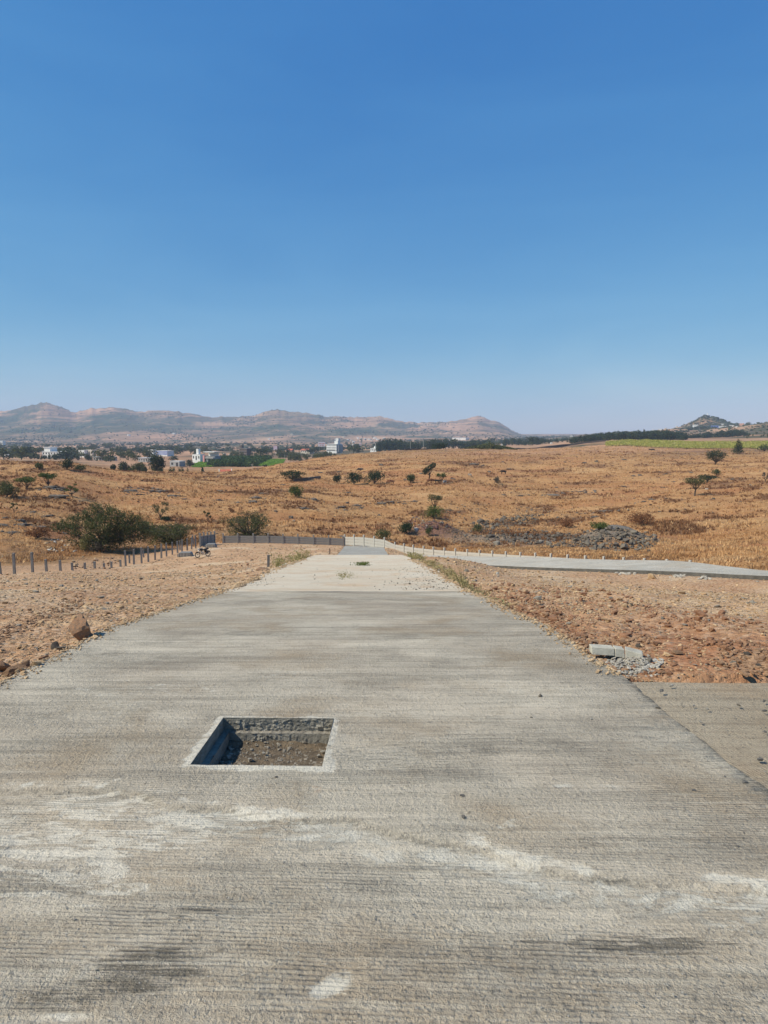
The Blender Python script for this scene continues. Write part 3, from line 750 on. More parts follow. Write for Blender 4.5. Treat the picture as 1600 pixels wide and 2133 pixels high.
# manhole pit
pit = empty('manhole_pit', (0, 0, 0), 0, 'open square inspection pit without its cover, sunk in the concrete road', 'manhole')
def wpt(s, t, z):
    a, b = warp(np.array([s]), np.array([t])); return np.array([a[0], b[0], float(RP(b[0])) + z])
def wall_mesh(name, p0, p1, ztop, zbot, inward, mat, amp=.008, nx=40, nz=14, seed=0, parent=None):
    s = np.linspace(0, 1, nx); k = np.linspace(0, 1, nz)
    K, Sx = np.meshgrid(k, s, indexing='ij')
    P = np.array(p0)[None, None]*(1-Sx[..., None]) + np.array(p1)[None, None]*Sx[..., None]
    P = P.copy(); P[..., 2] += ztop + (zbot-ztop)*K
    n = amp*(.35+.65*sstep(-.2, .25, fbm(Sx*5+seed*3, K*1.5, 3)))*(.55*fbm(Sx*17+seed, K*3+seed, 4) + 1.3*np.clip(fbm(Sx*48, K*8+seed, 3), -.1, 1))
    n *= np.clip(K*6, 0, 1)*np.clip(Sx*12, 0, 1)*np.clip((1-Sx)*12, 0, 1)
    P += np.array(inward)[None, None]*n[..., None]
    me = mesh_np(name, P.reshape(-1, 3), quadfaces(nz, nx), False)
    return link(name, me, mat, parent)
e = .0
D1, D2 = -.085, -.165     # ledge and floor depth
a0, a1, b1, b0 = wpt(hX0, hY1, .0), wpt(hX1, hY1, 0), wpt(hX1, hY0, 0), wpt(hX0, hY0, 0)
wall_mesh('pit_wall', a0, a1, .006, D1, (0, -1, 0), MAT_PIT, .012, 110, 22, 1, pit)
wall_mesh('pit_wall', a1, b1, .006, -.26, (-1, 0, 0), MAT_RIM, .005, 40, 10, 2, pit)
wall_mesh('pit_wall', b0, a0, .006, D1, (1, 0, 0), MAT_PIT, .007, 40, 12, 3, pit)
wall_mesh('pit_wall', b1, b0, .006, -.26, (0, 1, 0), MAT_PIT, .005, 40, 10, 4, pit)
# ledges
m = MB()
L = .045
def ledge(p0, p1, inward):
    nx = 40; g = []
    for j, k in enumerate((0, 1.0)):
        for i in range(nx):
            s = i/(nx-1); p = p0*(1-s)+p1*s + np.array(inward)*L*k*(1+.10*math.sin(i*.7)*k+.05*math.sin(i*2.9)*k)
            g.append((p[0], p[1], p[2] + D1 + .003*math.sin(i*2.3)))
    return np.array(g), quadfaces(2, nx)
g, f = ledge(a0, a1, (0, -1, 0)); link('pit_ledge', mesh_np('pit_ledge', g, f), MAT_LEDGE, pit)
q0, q1 = g[40], g[-1]
wall_mesh('pit_riser', q0, q1, .001, -.15, (0, -1, 0), MAT_PIT, .011, 110, 18, 7, pit)
g, f = ledge(b0, a0, (1, 0, 0)); link('pit_ledge', mesh_np('pit_ledge', g, f), MAT_PIT, pit)
wall_mesh('pit_riser', g[40], g[-1], .001, -.15, (1, 0, 0), MAT_PIT, .01, 60, 12, 8, pit)
# soil floor
gx, gy = np.meshgrid(np.linspace(hX0-.04, hX1+.04, 60), np.linspace(hY0-.04, hY1+.04, 60))
wx, wy = warp(gx, gy)
wz = RP(wy) + D2 + .02*fbm(wx/.12, wy/.12, 4) + .05*sstep(hX0+.25, hX1, gx)*sstep(hY1-.05, hY0, gy) + .03*sstep(hY1-.12, hY1, gy)
o = link('pit_soil', mesh_np('pit_soil', np.stack([wx, wy, wz], -1).reshape(-1, 3), quadfaces(60, 60)), MAT_SOIL, pit)

# ---- stone meshes
def ico(sub):
    import bmesh
    bm = bmesh.new(); bmesh.ops.create_icosphere(bm, subdivisions=sub, radius=1)
    v = np.array([p.co[:] for p in bm.verts]); f = np.array([[q.index for q in p.verts] for p in bm.faces]); bm.free()
    return v, f
ICO = {k: ico(k) for k in (1, 2, 3, 4)}
def rock_vf(seed, sub=2, planes=9, noise=.05, flat=1.0):
    r = np.random.default_rng(seed); v, f = ICO[sub]
    n = r.normal(size=(planes, 3)); n /= np.linalg.norm(n, axis=1)[:, None]
    n = np.vstack([n, [[0, 0, -1]], [[0, 0, 1]]]); d = np.concatenate([r.uniform(.55, .95, planes), [.55], [.7]])
    dots = v @ n.T
    rad = np.min(np.where(dots > .05, d[None]/np.maximum(dots, .05), 9), axis=1)
    rad = np.minimum(rad, 1.25)
    V = v * rad[:, None]
    V *= 1 + noise*fbm(v[:, 0]*3+seed, v[:, 1]*3+v[:, 2]*2, 3)[:, None]
    V[:, 2] *= flat
    V /= np.abs(V[:, :2]).max()
    return V, f
def rock_mesh(seed, sub=2, planes=9, noise=.08, flat=1.0, name='rock'):
    V, f = rock_vf(seed, sub, planes, noise, flat)
    return mesh_np(name, V, f, False)
_ROCKS = {}
def rock(name, loc, size, seed, mat, label=None, cat='rock', group=None, sub=2, flat=.7, rz=None, sink=.25, tilt=.15, parent=None, noise=.08):
    key = (seed, sub, mat.name, flat, noise)
    if key not in _ROCKS:
        me = rock_mesh(seed, sub, 9, noise, 1.0, name); me.materials.append(mat); _ROCKS[key] = me
    o = link(name, _ROCKS[key], None, parent)
    r = random.Random(hash((round(loc[0], 3), round(loc[1], 3), seed)))
    if not hasattr(size, '__len__'): size = (size, size*r.uniform(.7, 1.0), size*flat)
    o.scale = size
    o.location = (loc[0], loc[1], loc[2] + size[2]*(.55-sink))
    o.rotation_euler = (r.uniform(-tilt, tilt), r.uniform(-tilt, tilt), r.uniform(0, 6.28) if rz is None else rz)
    return tag(o, label, cat, group)
def scatter_rocks(name, P, size, mat, flat=(.4, .8), templates=6, sink=.2, parent=None, kind='stuff', label=None, cat=None, sub=1, zrot_only=False):
    """one joined mesh of many small stones"""
    n = len(P)
    if n == 0: return None
    Vs, Fs = [], []; off = 0
    T = [rock_vf(100+i, sub, 7, .1) for i in range(templates)]
    which = rng.integers(0, templates, n); ang = rng.uniform(0, 6.28, n); fl = rng.uniform(flat[0], flat[1], n); asp = rng.uniform(.65, 1, n)
    tx = rng.uniform(-.35, .35, n)
    for k in range(templates):
        i = np.nonzero(which == k)[0]
        if len(i) == 0: continue
        tv, tf = T[k]
        v = tv[None].repeat(len(i), 0).copy()
        v[..., 1] *= asp[i][:, None]; v[..., 2] *= fl[i][:, None]
        z = v[..., 2] + v[..., 0]*tx[i][:, None]; v[..., 2] = z
        c, s = np.cos(ang[i])[:, None], np.sin(ang[i])[:, None]
        x = v[..., 0]*c - v[..., 1]*s; y = v[..., 0]*s + v[..., 1]*c
        v = np.stack([x, y, v[..., 2]], -1) * size[i][:, None, None]
        v += P[i][:, None, :]; v[..., 2] += (size[i]*fl[i]*(.5-sink))[:, None]
        Vs.append(v.reshape(-1, 3)); Fs.append((tf[None] + (np.arange(len(i))*len(tv))[:, None, None]).reshape(-1, 3) + off)
        off += len(i)*len(tv)
    me = mesh_np(name, np.vstack(Vs), np.vstack(Fs), False)
    o = link(name, me, mat, parent)
    return tag(o, label, cat, None, kind)

# pebbles in the pit
n = 900
gx = rng.uniform(hX0, hX1, n); gy = rng.uniform(hY0, hY1, n); wx, wy = warp(gx, gy)
wz = RP(wy) + D2 + .02*fbm(wx/.12, wy/.12, 4) + .05*sstep(hX0+.25, hX1, gx)*sstep(hY1-.05, hY0, gy) + .03*sstep(hY1-.12, hY1, gy)
szs = rng.choice([.005, .007, .010, .017], n, p=[.45, .3, .2, .05])*rng.uniform(.8, 1.2, n)
scatter_rocks('pit_gravel', np.stack([wx, wy, wz], -1), szs, MAT_GREYSTONE, parent=pit)
for k, (fx, fy, s) in enumerate([(.14, .60, .016), (.20, .25, .021), (.60, .42, .013), (.93, .72, .018), (.90, .64, .015), (.33, .55, .016), (.63, .22, .015), (.42, .68, .012)]):
    a, b = warp(np.array([hX0+fx*HW]), np.array([hY0+fy*HD]))
    rock('pit_stone', (a[0], b[0], float(RP(b[0]))+D2+.022), s, 30+k % 4, MAT_PALESTONE, None, None, parent=pit)
bpy.context.view_layer.update()

def slab(name, Ys, xl, xr, zf, mat, th=.18, nx=14, jag=.0, edge_mat=None, z_off=0.0):
    Ys = np.asarray(Ys); t = np.linspace(0, 1, nx)
    X = np.stack([xl(Ys)*(1-k) + xr(Ys)*k for k in t], 1)
    Yg = np.repeat(Ys[:, None], nx, 1)
    if jag:
        X[:, 0] += jag*fbm(Ys*.9, Ys*0+2, 4); X[:, -1] += jag*fbm(Ys*.8, Ys*0+6, 4)
    Z = zf(X, Yg) + z_off
    V = np.stack([X, Yg, Z], -1).reshape(-1, 3); nr = len(Ys)
    ii = np.arange(nr*nx).reshape(nr, nx)
    F0 = quadfaces(nr, nx)
    V1, g1 = skirt(V, ii[:, -1], th); V2, g2 = skirt(V1, ii[::-1, 0], th); V3, g3 = skirt(V2, ii[0, :], th); V4, g4 = skirt(V3, ii[-1, ::-1], th)
    me = mesh_np(name, V4, np.vstack([F0, g1, g2, g3, g4]), False)
    me.materials.append(mat)
    if edge_mat:
        me.materials.append(edge_mat)
        mi = np.zeros(len(me.polygons), np.int32); mi[len(F0):] = 1; me.polygons.foreach_set('material_index', mi)
    o = link(name, me); tag(o, kind='structure')
    return o
XL = lambda Y: -2.92 + VPA*Y
XR = lambda Y: 2.08 + VPA*Y
# pale dusty section: flares a little at its near left corner
XLc = lambda Y: XL(Y) - .05 + .55*sstep(13.2, 15.0, Y)*sstep(21, 15.5, Y)*.5
slab('road_middle_section', np.concatenate([np.linspace(13.104, 20, 60), np.linspace(20.2, 62.6, 110)]), XLc, XR, lambda X, Y: RP(Y)+.0+.01*fbm(X/1.5, Y/1.5, 3), MAT_CREAM, .16, 16, .16, MAT_EDGE, .006)
slab('road_far_section', np.linspace(62.6, 89.0, 60), XL, XR, lambda X, Y: RP(Y)+.01*fbm(X/1.5, Y/1.5, 3), MAT_FAR, .16, 12, .1, MAT_EDGE)
sxn = lambda Y: 14.6 - .393*(Y-26); sxf = lambda Y: 14.6 - .393*(Y-26) + 5.3
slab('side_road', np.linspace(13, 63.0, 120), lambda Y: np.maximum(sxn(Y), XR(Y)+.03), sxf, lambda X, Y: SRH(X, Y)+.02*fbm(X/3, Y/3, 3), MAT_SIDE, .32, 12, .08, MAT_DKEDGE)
# apron of the side lane at the lower right
slab('side_lane', np.linspace(-4, 5.32, 60), lambda Y: XR(Y)-.25, lambda Y: 7.5+0*Y, lambda X, Y: RP(Y) - .032 - .010*sstep(2, 3, X) + .004*fbm(X/.5, Y/.5, 3), MAT_APRON, .16, 60, 0, MAT_EDGE)

# ------------------------------------------------------------------ haze
hz = MB(); zlo, zhi = -60.0, 262.0
hz.box((0, 3020, (zlo+zhi)/2), (12400, 6340, zhi-zlo))
HM = bpy.data.materials.new('haze'); HM.use_nodes = True
t_ = HM.node_tree; t_.nodes.remove(t_.nodes['Principled BSDF'])
pv = t_.nodes.new('ShaderNodeVolumePrincipled'); pv.inputs['Color'].default_value = (.62, .76, 1.0, 1); pv.inputs['Density'].default_value = 1.3e-4
pv.inputs['Anisotropy'].default_value = .0
t_.links.new(pv.outputs[0], t_.nodes['Material Output'].inputs['Volume'])
ho = hz.obj('haze', HM); tag(ho, kind='stuff')
#==PART2==
# ------------------------------------------------------------------ FENCES AND POSTS
def h_post_mesh(name, h=1.0, a=.075):
    P = [(-a,-a),(a,-a),(a,-.026),(a-.04,-.026),(a-.04,.026),(a,.026),(a,a),(-a,a),(-a,.026),(-a+.04,.026),(-a+.04,-.026),(-a,-.026)]
    m = MB(); n = len(P)
    for z, k in ((0, 1), (h-.02, 1), (h, .82)):
        m.v += [(x*k, y*k, z) for x, y in P]
    for j in (0, 1):
        for i in range(n):
            m.f.append((j*n+i, j*n+(i+1) % n, (j+1)*n+(i+1) % n, (j+1)*n+i))
    m.f.append(tuple(2*n+i for i in range(n)))
    return m.mesh(name)
def board_mesh(name):
    m = MB(); m.box((0, 0, 0), (1, .045, 1), taper=1.0)
    return m.mesh(name)
def fence(name, pts, label, mat, post_h, panel_h, courses, thick=1.0, post_mat=None):
    root = empty(name, pts[0], 0, label, 'fence')
    pm = h_post_mesh('post'); pm.materials.append(post_mat or mat)
    bm_ = board_mesh('fence_board'); bm_.materials.append(mat)
    inv = Vector(pts[0])
    for i, p in enumerate(pts):
        d = Vector(pts[min(i+1, len(pts)-1)]) - Vector(pts[max(i-1, 0)])
        o = link('post', pm, None, root); o.location = Vector(p) - inv - Vector((0, 0, .35)); o.scale = (thick, thick, post_h + .35)
        o.rotation_euler = (random.uniform(-.015, .015), random.uniform(-.015, .015), math.atan2(d.y, d.x))
        if i < len(pts)-1:
            q = Vector(pts[i+1]); pv_ = Vector(p); dd = q - pv_; Lh = math.hypot(dd.x, dd.y)
            for c in range(courses):
                ch = panel_h / courses
                b = link('fence_board', bm_, None, root)
                off = random.uniform(-.004, .004)
                b.location = (pv_+q)/2 - inv + Vector((0, 0, .06 + ch*(c+.5)))
                b.scale = (Lh - .10*thick, 1.0, ch - .018)
                b.rotation_euler = (0, -math.atan2(dd.z, Lh), math.atan2(dd.y, dd.x))
    return root
LF = []
for x in (465, 496, 528, 559, 590, 621, 653, 685, 714.5):
    X_ = uu(x, 1132)*89.5; LF.append((X_, 89.5, ground_at(X_, 89.4)))
fence('grey_fence', LF, 'dark grey concrete plank fence across the far end of the plot, left of road', MAT_FENCEL, 1.38, .98, 3, 1.1)
RF = []
for i in range(26):
    t = i/25
    if i <= 5: a = i/5; X_, Y_ = -5.25*(1-a) + 1.35*a, 89.6*(1-a)+83*a
    else: a = (i-5)/20; X_, Y_ = 1.35*(1-a)+22.9*a, 83*(1-a)+50*a
    xp = [717,738,759,779,799,823,844,868,893,917,940,963,987,1013,1040,1069,1099,1131,1165,1201,1235,1270,1309,1351,1400,1447][i]
    top = np.interp(xp, [717,759,799,815,823,868,940,987,1040,1099,1165,1235,1309,1447], [1113,1114,1119,1127,1129,1135,1141,1144,1147,1150,1153,1157,1161,1167])
    z = EYE + Y_*tz(top) - 1.5
    RF.append((X_, Y_, z))
fence('pale_fence', RF, 'pale sunlit concrete plank fence stepping down from the road end along the side road', MAT_FENCER, 1.5, 1.12, 3, 1.1)
CF = []
for x in (417, 425, 432.5, 440, 447.5):
    a = (x-30)/(447-30)
    X_, Y_ = None, None
    Yt = -1
    # on the post line
    for Yq in np.linspace(60, 92, 400):
        if abs(np.interp(Yq, [52.3, 88.5], [-28.3, -22.0]) - uu(x, 1140)*Yq) < .03: Yt = Yq; break
    if Yt < 0: Yt = 88
    CF.append((uu(x, 1140)*Yt, Yt, ground_at(uu(x, 1140)*Yt, Yt)))
fence('corner_fence', CF, 'short run of dark planked fence ending the post row beyond the motorcycle', MAT_FENCEL, 1.75, 1.3, 4, 1.1)

pm = h_post_mesh('concrete_post', 1.0, .075); pm.materials.append(MAT_POST)
PR = [(1,1170,1195),(30,1152,1193),(68,1150,1191),(97,1165,1191),(126,1167,1190),(151,1172,1188),(177,1172,1187),(197,1170,1184),(217,1173,1182),(232,1170,1183),(251,1166,1180),(262,1147,1178),(279,1144,1173),(295,1140,1171),(309,1138,1168),(323,1136,1165),(336,1133,1160),(347,1131,1159),(359,1129,1152),(370,1127,1150),(379,1124,1148),(390,1121,1147),(399,1119,1143),(408,1115,1141)]
for i, (x, yt, yb) in enumerate(PR):
    best = min(np.linspace(46, 92, 900), key=lambda Yq: abs(np.interp(Yq, [48, 52.3, 88.5], [-31+2.0, -28.3, -22.0]) - uu(x, yb)*Yq)) if x > 10 else 51.5
    X_ = uu(x, yb)*best; z = ground_at(X_, best)
    o = link('concrete_post', pm); hgt = (EYE + best*tz(yt)) - z
    o.location = (X_, best, z-.3); o.scale = (1.1, 1.1, max(.45, hgt)+.3); o.rotation_euler = (random.uniform(-.03, .03), random.uniform(-.03, .03), .17+random.uniform(-.1, .1))
    if i == 1: lb, g = 'tall bare concrete post second from the left end of the post row', None
    elif i == 2: lb, g = 'tall bare concrete post third from the left, tallest beside the shorter stubs', None
    elif i == 0: lb, g = 'concrete post cut by the left edge of the picture', None
    elif i in (3, 4): lb, g = ('medium concrete post just right of the two tall ones, left of its twin', 'medium concrete post standing before the lowest stubs begin')[i-3], None
    elif i < 11: lb, g = 'low concrete stub post in the sunken middle of the left post row', 'low stub posts of the left row'
    else: lb, g = 'tall bare concrete post in the close row leading to the corner fence', 'tall posts of the left row'
    tag(o, lb, 'post', g)
for i, (x, yt, yb) in enumerate([(270,1162,1175),(300,1155,1168),(375,1126,1142),(404,1110,1128),(415,1106,1122)]):
    Yq = 70 + i*5.5; X_ = uu(x, yb)*Yq; z = ground_at(X_, Yq)
    o = link('concrete_post', pm); o.location = (X_, Yq, z-.3); o.scale = (1, 1, (yb-yt)*Yq/F+.55); o.rotation_euler = (0, random.uniform(-.12, .12), .2)
    tag(o, 'spare concrete post standing just behind the left post row', 'post', 'spare posts behind the left row')
# lone marker post and survey peg
p = hit(559, 1181); o = link('marker_post', h_post_mesh('marker_post')); o.data.materials.append(MAT_POST)
o.location = p - Vector((0, 0, .1)); o.scale = (.62, .5, 26*PX(p.y)+.1); o.rotation_euler = (0, .03, .2)
tag(o, 'weathered grey stone marker post beside the pale road section, with a slab at its foot', 'post')
p = hit(687, 1155); m = MB(); m.tube([(0,0,0),(.01,0,.3),(.0,.01,.62)], [.06,.055,.045], 6); o = m.obj('survey_peg', BARK)
o.location = p; tag(o, 'thin dark wooden survey peg left of the far road section', 'peg')

# ------------------------------------------------------------------ MOTORCYCLE
BLACK = plain('black_rubber', (.02, .02, .02), (.03, .03, .03), 5, .8)
PAINT = plain('black_paint', (.018, .02, .02), (.03, .03, .03), 5, .25, spec=.5)
CHROME = plain('worn_metal', (.5, .5, .5), (.35, .35, .35), 5, .35, .9)
SEATM = plain('seat_vinyl', (.03, .03, .03), (.05, .05, .045), 9, .6)
pf = hit(412, 1162)
mc = empty('motorcycle', pf, math.radians(180+47), 'black motorcycle parked on the stony plot before the corner fence', 'motorcycle')
mc.location = (pf.x + .45, pf.y + .45, ground_at(pf.x+.45, pf.y+.45))
def wheel(x):
    m = MB(); m.torus((x, 0, .31), .275, .045, 'y', 28, 8); t = m.obj('wheel', BLACK, mc, True)
    m = MB(); m.torus((x, 0, .31), .235, .014, 'y', 24, 6)
    for k in range(10):
        a = k*math.pi/5; m.tube([(x, 0, .31), (x+.235*math.cos(a), 0, .31+.235*math.sin(a))], .006, 4)
    m.tube([(x, -.06, .31), (x, .06, .31)], .05, 10)
    m.obj('rim', CHROME, t, True)
wheel(.65); wheel(-.62)
m = MB(); m.tube([(.45,0,.85),(.0,0,.62),(-.35,0,.62),(-.62,0,.31)], .025, 6); m.tube([(.45,0,.85),(.2,0,.35),(-.25,0,.30),(-.62,0,.31)], .022, 6); m.obj('frame', PAINT, mc, True)
m = MB()
for s in (-.075, .075): m.tube([(.65, s, .31), (.47, s, .92)], .022, 6)
m.obj('fork', CHROME, mc, True)
m = MB(); m.tube([(.38,-.34,1.05),(.42,-.12,1.0),(.42,.12,1.0),(.38,.34,1.05)], .014, 6); m.obj('handlebar', PAINT, mc, True)
m = MB(); m.tube([(.50,0,.90),(.57,0,.88)], [.09,.075], 10); m.obj('headlight', CHROME, mc, True)
m = MB(); m.tube([(.38,0,.80),(.30,0,.84),(.10,0,.84),(-.03,0,.76)], [.07,.14,.14,.07], 10); m.obj('fuel_tank', PAINT, mc, True)
m = MB(); m.tube([(-.02,0,.77),(-.15,0,.78),(-.50,0,.84),(-.72,0,.86)], [.06,.11,.11,.05], 10); m.obj('seat', SEATM, mc, True)
m = MB(); m.box((.08,0,.42),(.30,.22,.22)); m.tube([(.12,0,.5),(.2,0,.68)], .075, 8); m.obj('engine', CHROME, mc)
m = MB(); m.tube([(.2,-.12,.35),(.0,-.14,.24),(-.3,-.15,.27),(-.8,-.16,.36)], [.02,.022,.045,.05], 8); m.obj('exhaust', CHROME, mc, True)
m = MB()
for x0 in (.65, -.62):
    m.tube([(x0+.33*math.cos(a), 0, .31+.33*math.sin(a)) for a in np.linspace(.5, 2.5, 8)], .035, 5)
m.obj('mudguard', PAINT, mc, True)
m = MB(); m.box((-.45,.14,.55),(.34,.08,.26)); m.box((-.45,-.14,.55),(.34,.08,.26)); m.obj('side_box', PAINT, mc)
m = MB()
for s in (-1, 1):
    m.tube([(.40, s*.24, 1.03), (.40, s*.27, 1.18)], .008, 4); m.tube([(.395, s*.29, 1.2), (.405, s*.29, 1.2)], .055, 8)
m.obj('mirror', PAINT, mc)
m = MB(); m.tube([(-.1,.12,.3),(-.14,.30,.0)], .012, 5); m.obj('kickstand', CHROME, mc)

# stacked dark troughs behind the motorcycle
def trough(x, yb, wpx, hpx, label, seed):
    p = hit(x, yb); Wd = wpx*PX(p.y); Ht = hpx*PX(p.y)
    r = empty('concrete_block', p, .05, label, 'concrete block')
    m = MB(); poly = [(-Wd/2,0),(Wd/2,0),(Wd/2-.02,Ht*.55),(Wd/2-.16,Ht*.95),(Wd/2-.3,Ht),(-Wd/2+.3,Ht),(-Wd/2+.05,Ht*.7)]
    m.prism(poly, 0, .9); m.obj('block_body', MAT_POST, r)
    rr = random.Random(seed)
    for k in range(6):
        xx = -Wd/2 + .2 + k*Wd*.11 + rr.uniform(-.03, .03)
        m = MB(); m.box((xx, -.012, Ht*.45), (.04+.03*rr.random(), .02, Ht*.8)); m.obj('mortar_streak', MAT_PALESTONE, r)
trough(384, 1160, 30, 9, 'low dark concrete block with pale vertical streaks, left of the motorcycle', 1)
trough(438, 1141, 23, 7.5, 'low dark concrete block with pale streaks at the foot of the corner fence', 2)

# ------------------------------------------------------------------ ROCKS BY THE ROAD
p = hit(167, 1338); rock('boulder', (p.x, p.y+.05, p.z), (.21, .17, .21), 27, MAT_BOULDER, 'big angular brown and grey boulder at the left edge of the grooved road', 'boulder', sub=3, rz=2.2, sink=.05, noise=.12, tilt=.9)
p = hit(28, 1408); rock('boulder', (p.x, p.y+.03, p.z), (.14, .10, .08), 8, MAT_ORANGE, 'reddish rock by the left road edge, nearest to the camera', 'boulder', sub=4, rz=.5, noise=.14)
p = hit(95, 1372); rock('boulder', (p.x-.02, p.y, p.z), (.05, .035, .03), 9, MAT_BOULDER, 'small dark stone wedged against the left road edge between two boulders', 'boulder', sub=3, noise=.1)
p = hit(237, 1308); rock('boulder', (p.x, p.y, p.z), (.055, .045, .04), 5, MAT_PALESTONE, 'small white stone on the left road edge beyond the big boulder', 'boulder', sub=3, noise=.1)
p = hit(137, 1352); rock('flat_rock', (p.x, p.y, p.z), (.11, .05, .035), 12, MAT_GREYSTONE, 'dark flat slab of rock leaning on the road edge under the big boulder', 'rock', sub=3, rz=.8, flat=.4)
rk = [(1300,1345,22,18,MAT_ORANGE,'orange angular rock behind the broken kerb stone, taller one'),(1330,1350,16,12,MAT_BASALT,'dark angular rock beside the orange rock behind the kerb stone'),
 (1317,1262,9,8,MAT_BASALT,'dark rock lying alone in the middle of the right hand plot'),(1342,1264,9,6,MAT_BASALT,'flat dark rock just right of the lone dark rock in the right plot'),
 (1381,1290,11,7,MAT_GREYSTONE,'grey rock in the right plot above the long flat rock'),(1412,1364,34,10,MAT_ORANGE,'long flat brown rock lying right of the broken kerb stone'),
 (1140,1284,12,8,MAT_ORANGE,'brown rock on the dirt near the right road edge'),(1222,1330,14,12,MAT_BOULDER,'dark brown rock close to the right road edge, up from the kerb stone'),
 (1380,1404,26,9,MAT_ORANGE,'flat orange rock at the end of the pale rubble under the kerb stone'),(1361,1206,19,17,MAT_GRAVEL,'yellowish round boulder at the near edge of the side road'),
 (971,1191,13,10,MAT_GREYSTONE,'grey rock at the foot of the side road near the main road'),(1037,1197,10,9,MAT_PALESTONE,'pale rock below the side road, right of the grey one'),
 (524,1168,9,7,MAT_ORANGE,'brown rock on the left plot nearest the marker post'),(515,1178,9,7,MAT_BOULDER,'dark rock on the left plot just below the brown one'),
 (503,1179,5,4,MAT_BOULDER,'tiny dark rock left of the pair near the marker post'),(515,1196,8,5,MAT_BOULDER,'dark rock on the left plot near the pale road edge'),(437,1202,6,5,MAT_ORANGE,'small brown rock alone in the left plot'),
 (868,1163,9,10,MAT_PALESTONE,'white stone standing where the side road leaves the main road'),(915,1190,12,7,MAT_GREYSTONE,'grey rock in the weeds along the right road edge'),
 (168,1262,16,6,MAT_BOULDER,'dark reddish rock in the left plot, in the stony band'),(60,1272,14,6,MAT_BOULDER,'dark flat rock at the left end of the stony band'),(157,1243,10,5,MAT_ORANGE,'orange rock topping the stony band of the left plot'),
 (1560,1368,22,14,MAT_BASALT,'dark rock in the heap at the right picture edge, upper one'),(1530,1385,16,12,MAT_GREYSTONE,'grey rock in the heap at the right picture edge, left one'),(1586,1392,22,12,MAT_BASALT,'dark rock in the heap at the right picture edge, lower one')]
for i, (x, y, wpx, hpx, mt, lb) in enumerate(rk):
    p = hit(x, y); k = PX(p.y)
    rock('rock', (p.x, p.y+wpx*k*.3, p.z), (wpx*k*.5, wpx*k*.4, hpx*k*.62), 40+i % 7, mt, lb, 'rock', sub=3 if wpx > 15 else 2, flat=1)
p = hit(545, 1188); rock('flat_rock', (p.x, p.y+.1, p.z), (18*PX(p.y), .25, .1), 14, MAT_BOULDER, 'flat brown slab tipped at the foot of the marker post', 'rock', sub=3, flat=.4)

def spread(name, x0, x1, y0, y1, n, smin, smax, mat, f=None, mound=0, **k):
    a = rng.normal(.5, .22, n); b = rng.normal(.5, .22, n); ok = (a > 0) & (a < 1) & (b > 0) & (b < 1); a, b = a[ok], b[ok]
    P = hitv(x0+(x1-x0)*a, y0+(y1-y0)*b, f); P[:, 2] += mound*rng.random(len(a))*np.exp(-((a-.5)**2+(b-.4)**2)*9)
    P = np.array([tuple(p) for p in P]); s = rng.uniform(smin, smax, len(P))**1.0
    return scatter_rocks(name, P, s, mat, **k)
MAT_CEM = rockmat('cement_crumbs', (.46, .42, .35), (.30, .27, .22), 3, .5)
# broken kerb stone and its rubble
spread('pale_rubble', 1236, 1375, 1366, 1412, 700, .008, .026, MAT_CEM, mound=.05, label='heap of pale broken concrete chips under the kerb stone')
spread('pale_rubble', 1330, 1385, 1375, 1398, 40, .02, .04, MAT_PALESTONE, label='larger pale concrete chips right of the kerb stone')
kp = hit(1240, 1378)
kr = empty('broken_kerb_stone', kp, 0, 'pale kerb stone cracked into three pieces propped on rubble at the right road edge', 'kerb stone')
Yk = kp.y + .02
def kseg(x0, y0, x1, y1, hp, dep, dY0, dY1):
    a = at(x0, y0, Yk+dY0) - kp; b = at(x1, y1, Yk+dY1) - kp
    hh = hp*PX(Yk)*.92
    d = (b-a); n_ = Vector((-d.y, d.x, 0)).normalized()*dep
    tilt = Vector((0, .018, 0))
    m = MB(); v = [a+Vector((0,0,-hh)), b+Vector((0,0,-hh)), b+n_+Vector((0,0,-hh)), a+n_+Vector((0,0,-hh)), a+tilt, b+tilt, b+n_+tilt, a+n_+tilt]
    m.v = [tuple(q) for q in v]; m.f = [(3,2,1,0),(4,5,6,7),(0,1,5,4),(1,2,6,5),(2,3,7,6),(3,0,4,7)]
    return m.obj('kerb_piece', MAT_KERB, kr, bevel=.004)
kseg(1234, 1349, 1281.5, 1352, 17, .10, .00, -.01); kseg(1283, 1352, 1302.5, 1354.5, 19, .10, -.012, -.02); kseg(1304, 1354.5, 1341, 1364, 21, .11, -.022, -.07)
p = hit(1255, 1376); rock('rock', (p.x, p.y+.03, p.z), (.05, .045, .045), 61, MAT_BOULDER, 'dark stone supporting the left end of the kerb stone', 'rock', sub=3)
p = hit(1330, 1392); rock('rock', (p.x, p.y+.05, p.z), (.06, .05, .035), 62, MAT_BOULDER, 'dark stone in the shade under the right end of the kerb stone', 'rock', sub=3)
p = hit(1355, 1382); rock('rock', (p.x, p.y+.02, p.z), (.04, .035, .055), 63, MAT_GREYSTONE, 'grey stone standing at the right end of the kerb stone', 'rock', sub=3)
for (x, y, a_, b_, sd_, mt, lb) in [(12,1398,.10,.09,31,MAT_BOULDER,'dark broken rock at the left picture edge where the road leaves the frame'),(122,1352,.07,.06,33,MAT_BASALT,'jagged dark rock left of the big boulder on the road edge'),(192,1330,.05,.05,35,MAT_GREYSTONE,'grey chip of rock touching the right side of the big boulder'),(60,1390,.06,.05,37,MAT_ORANGE,'brown broken rock between the left picture edge and the big boulder')]:
    p = hit(x, y); rock('rock', (p.x-.03, p.y+.02, p.z), (a_, b_, b_*.9), sd_, mt, lb, 'rock', sub=3, tilt=.8)
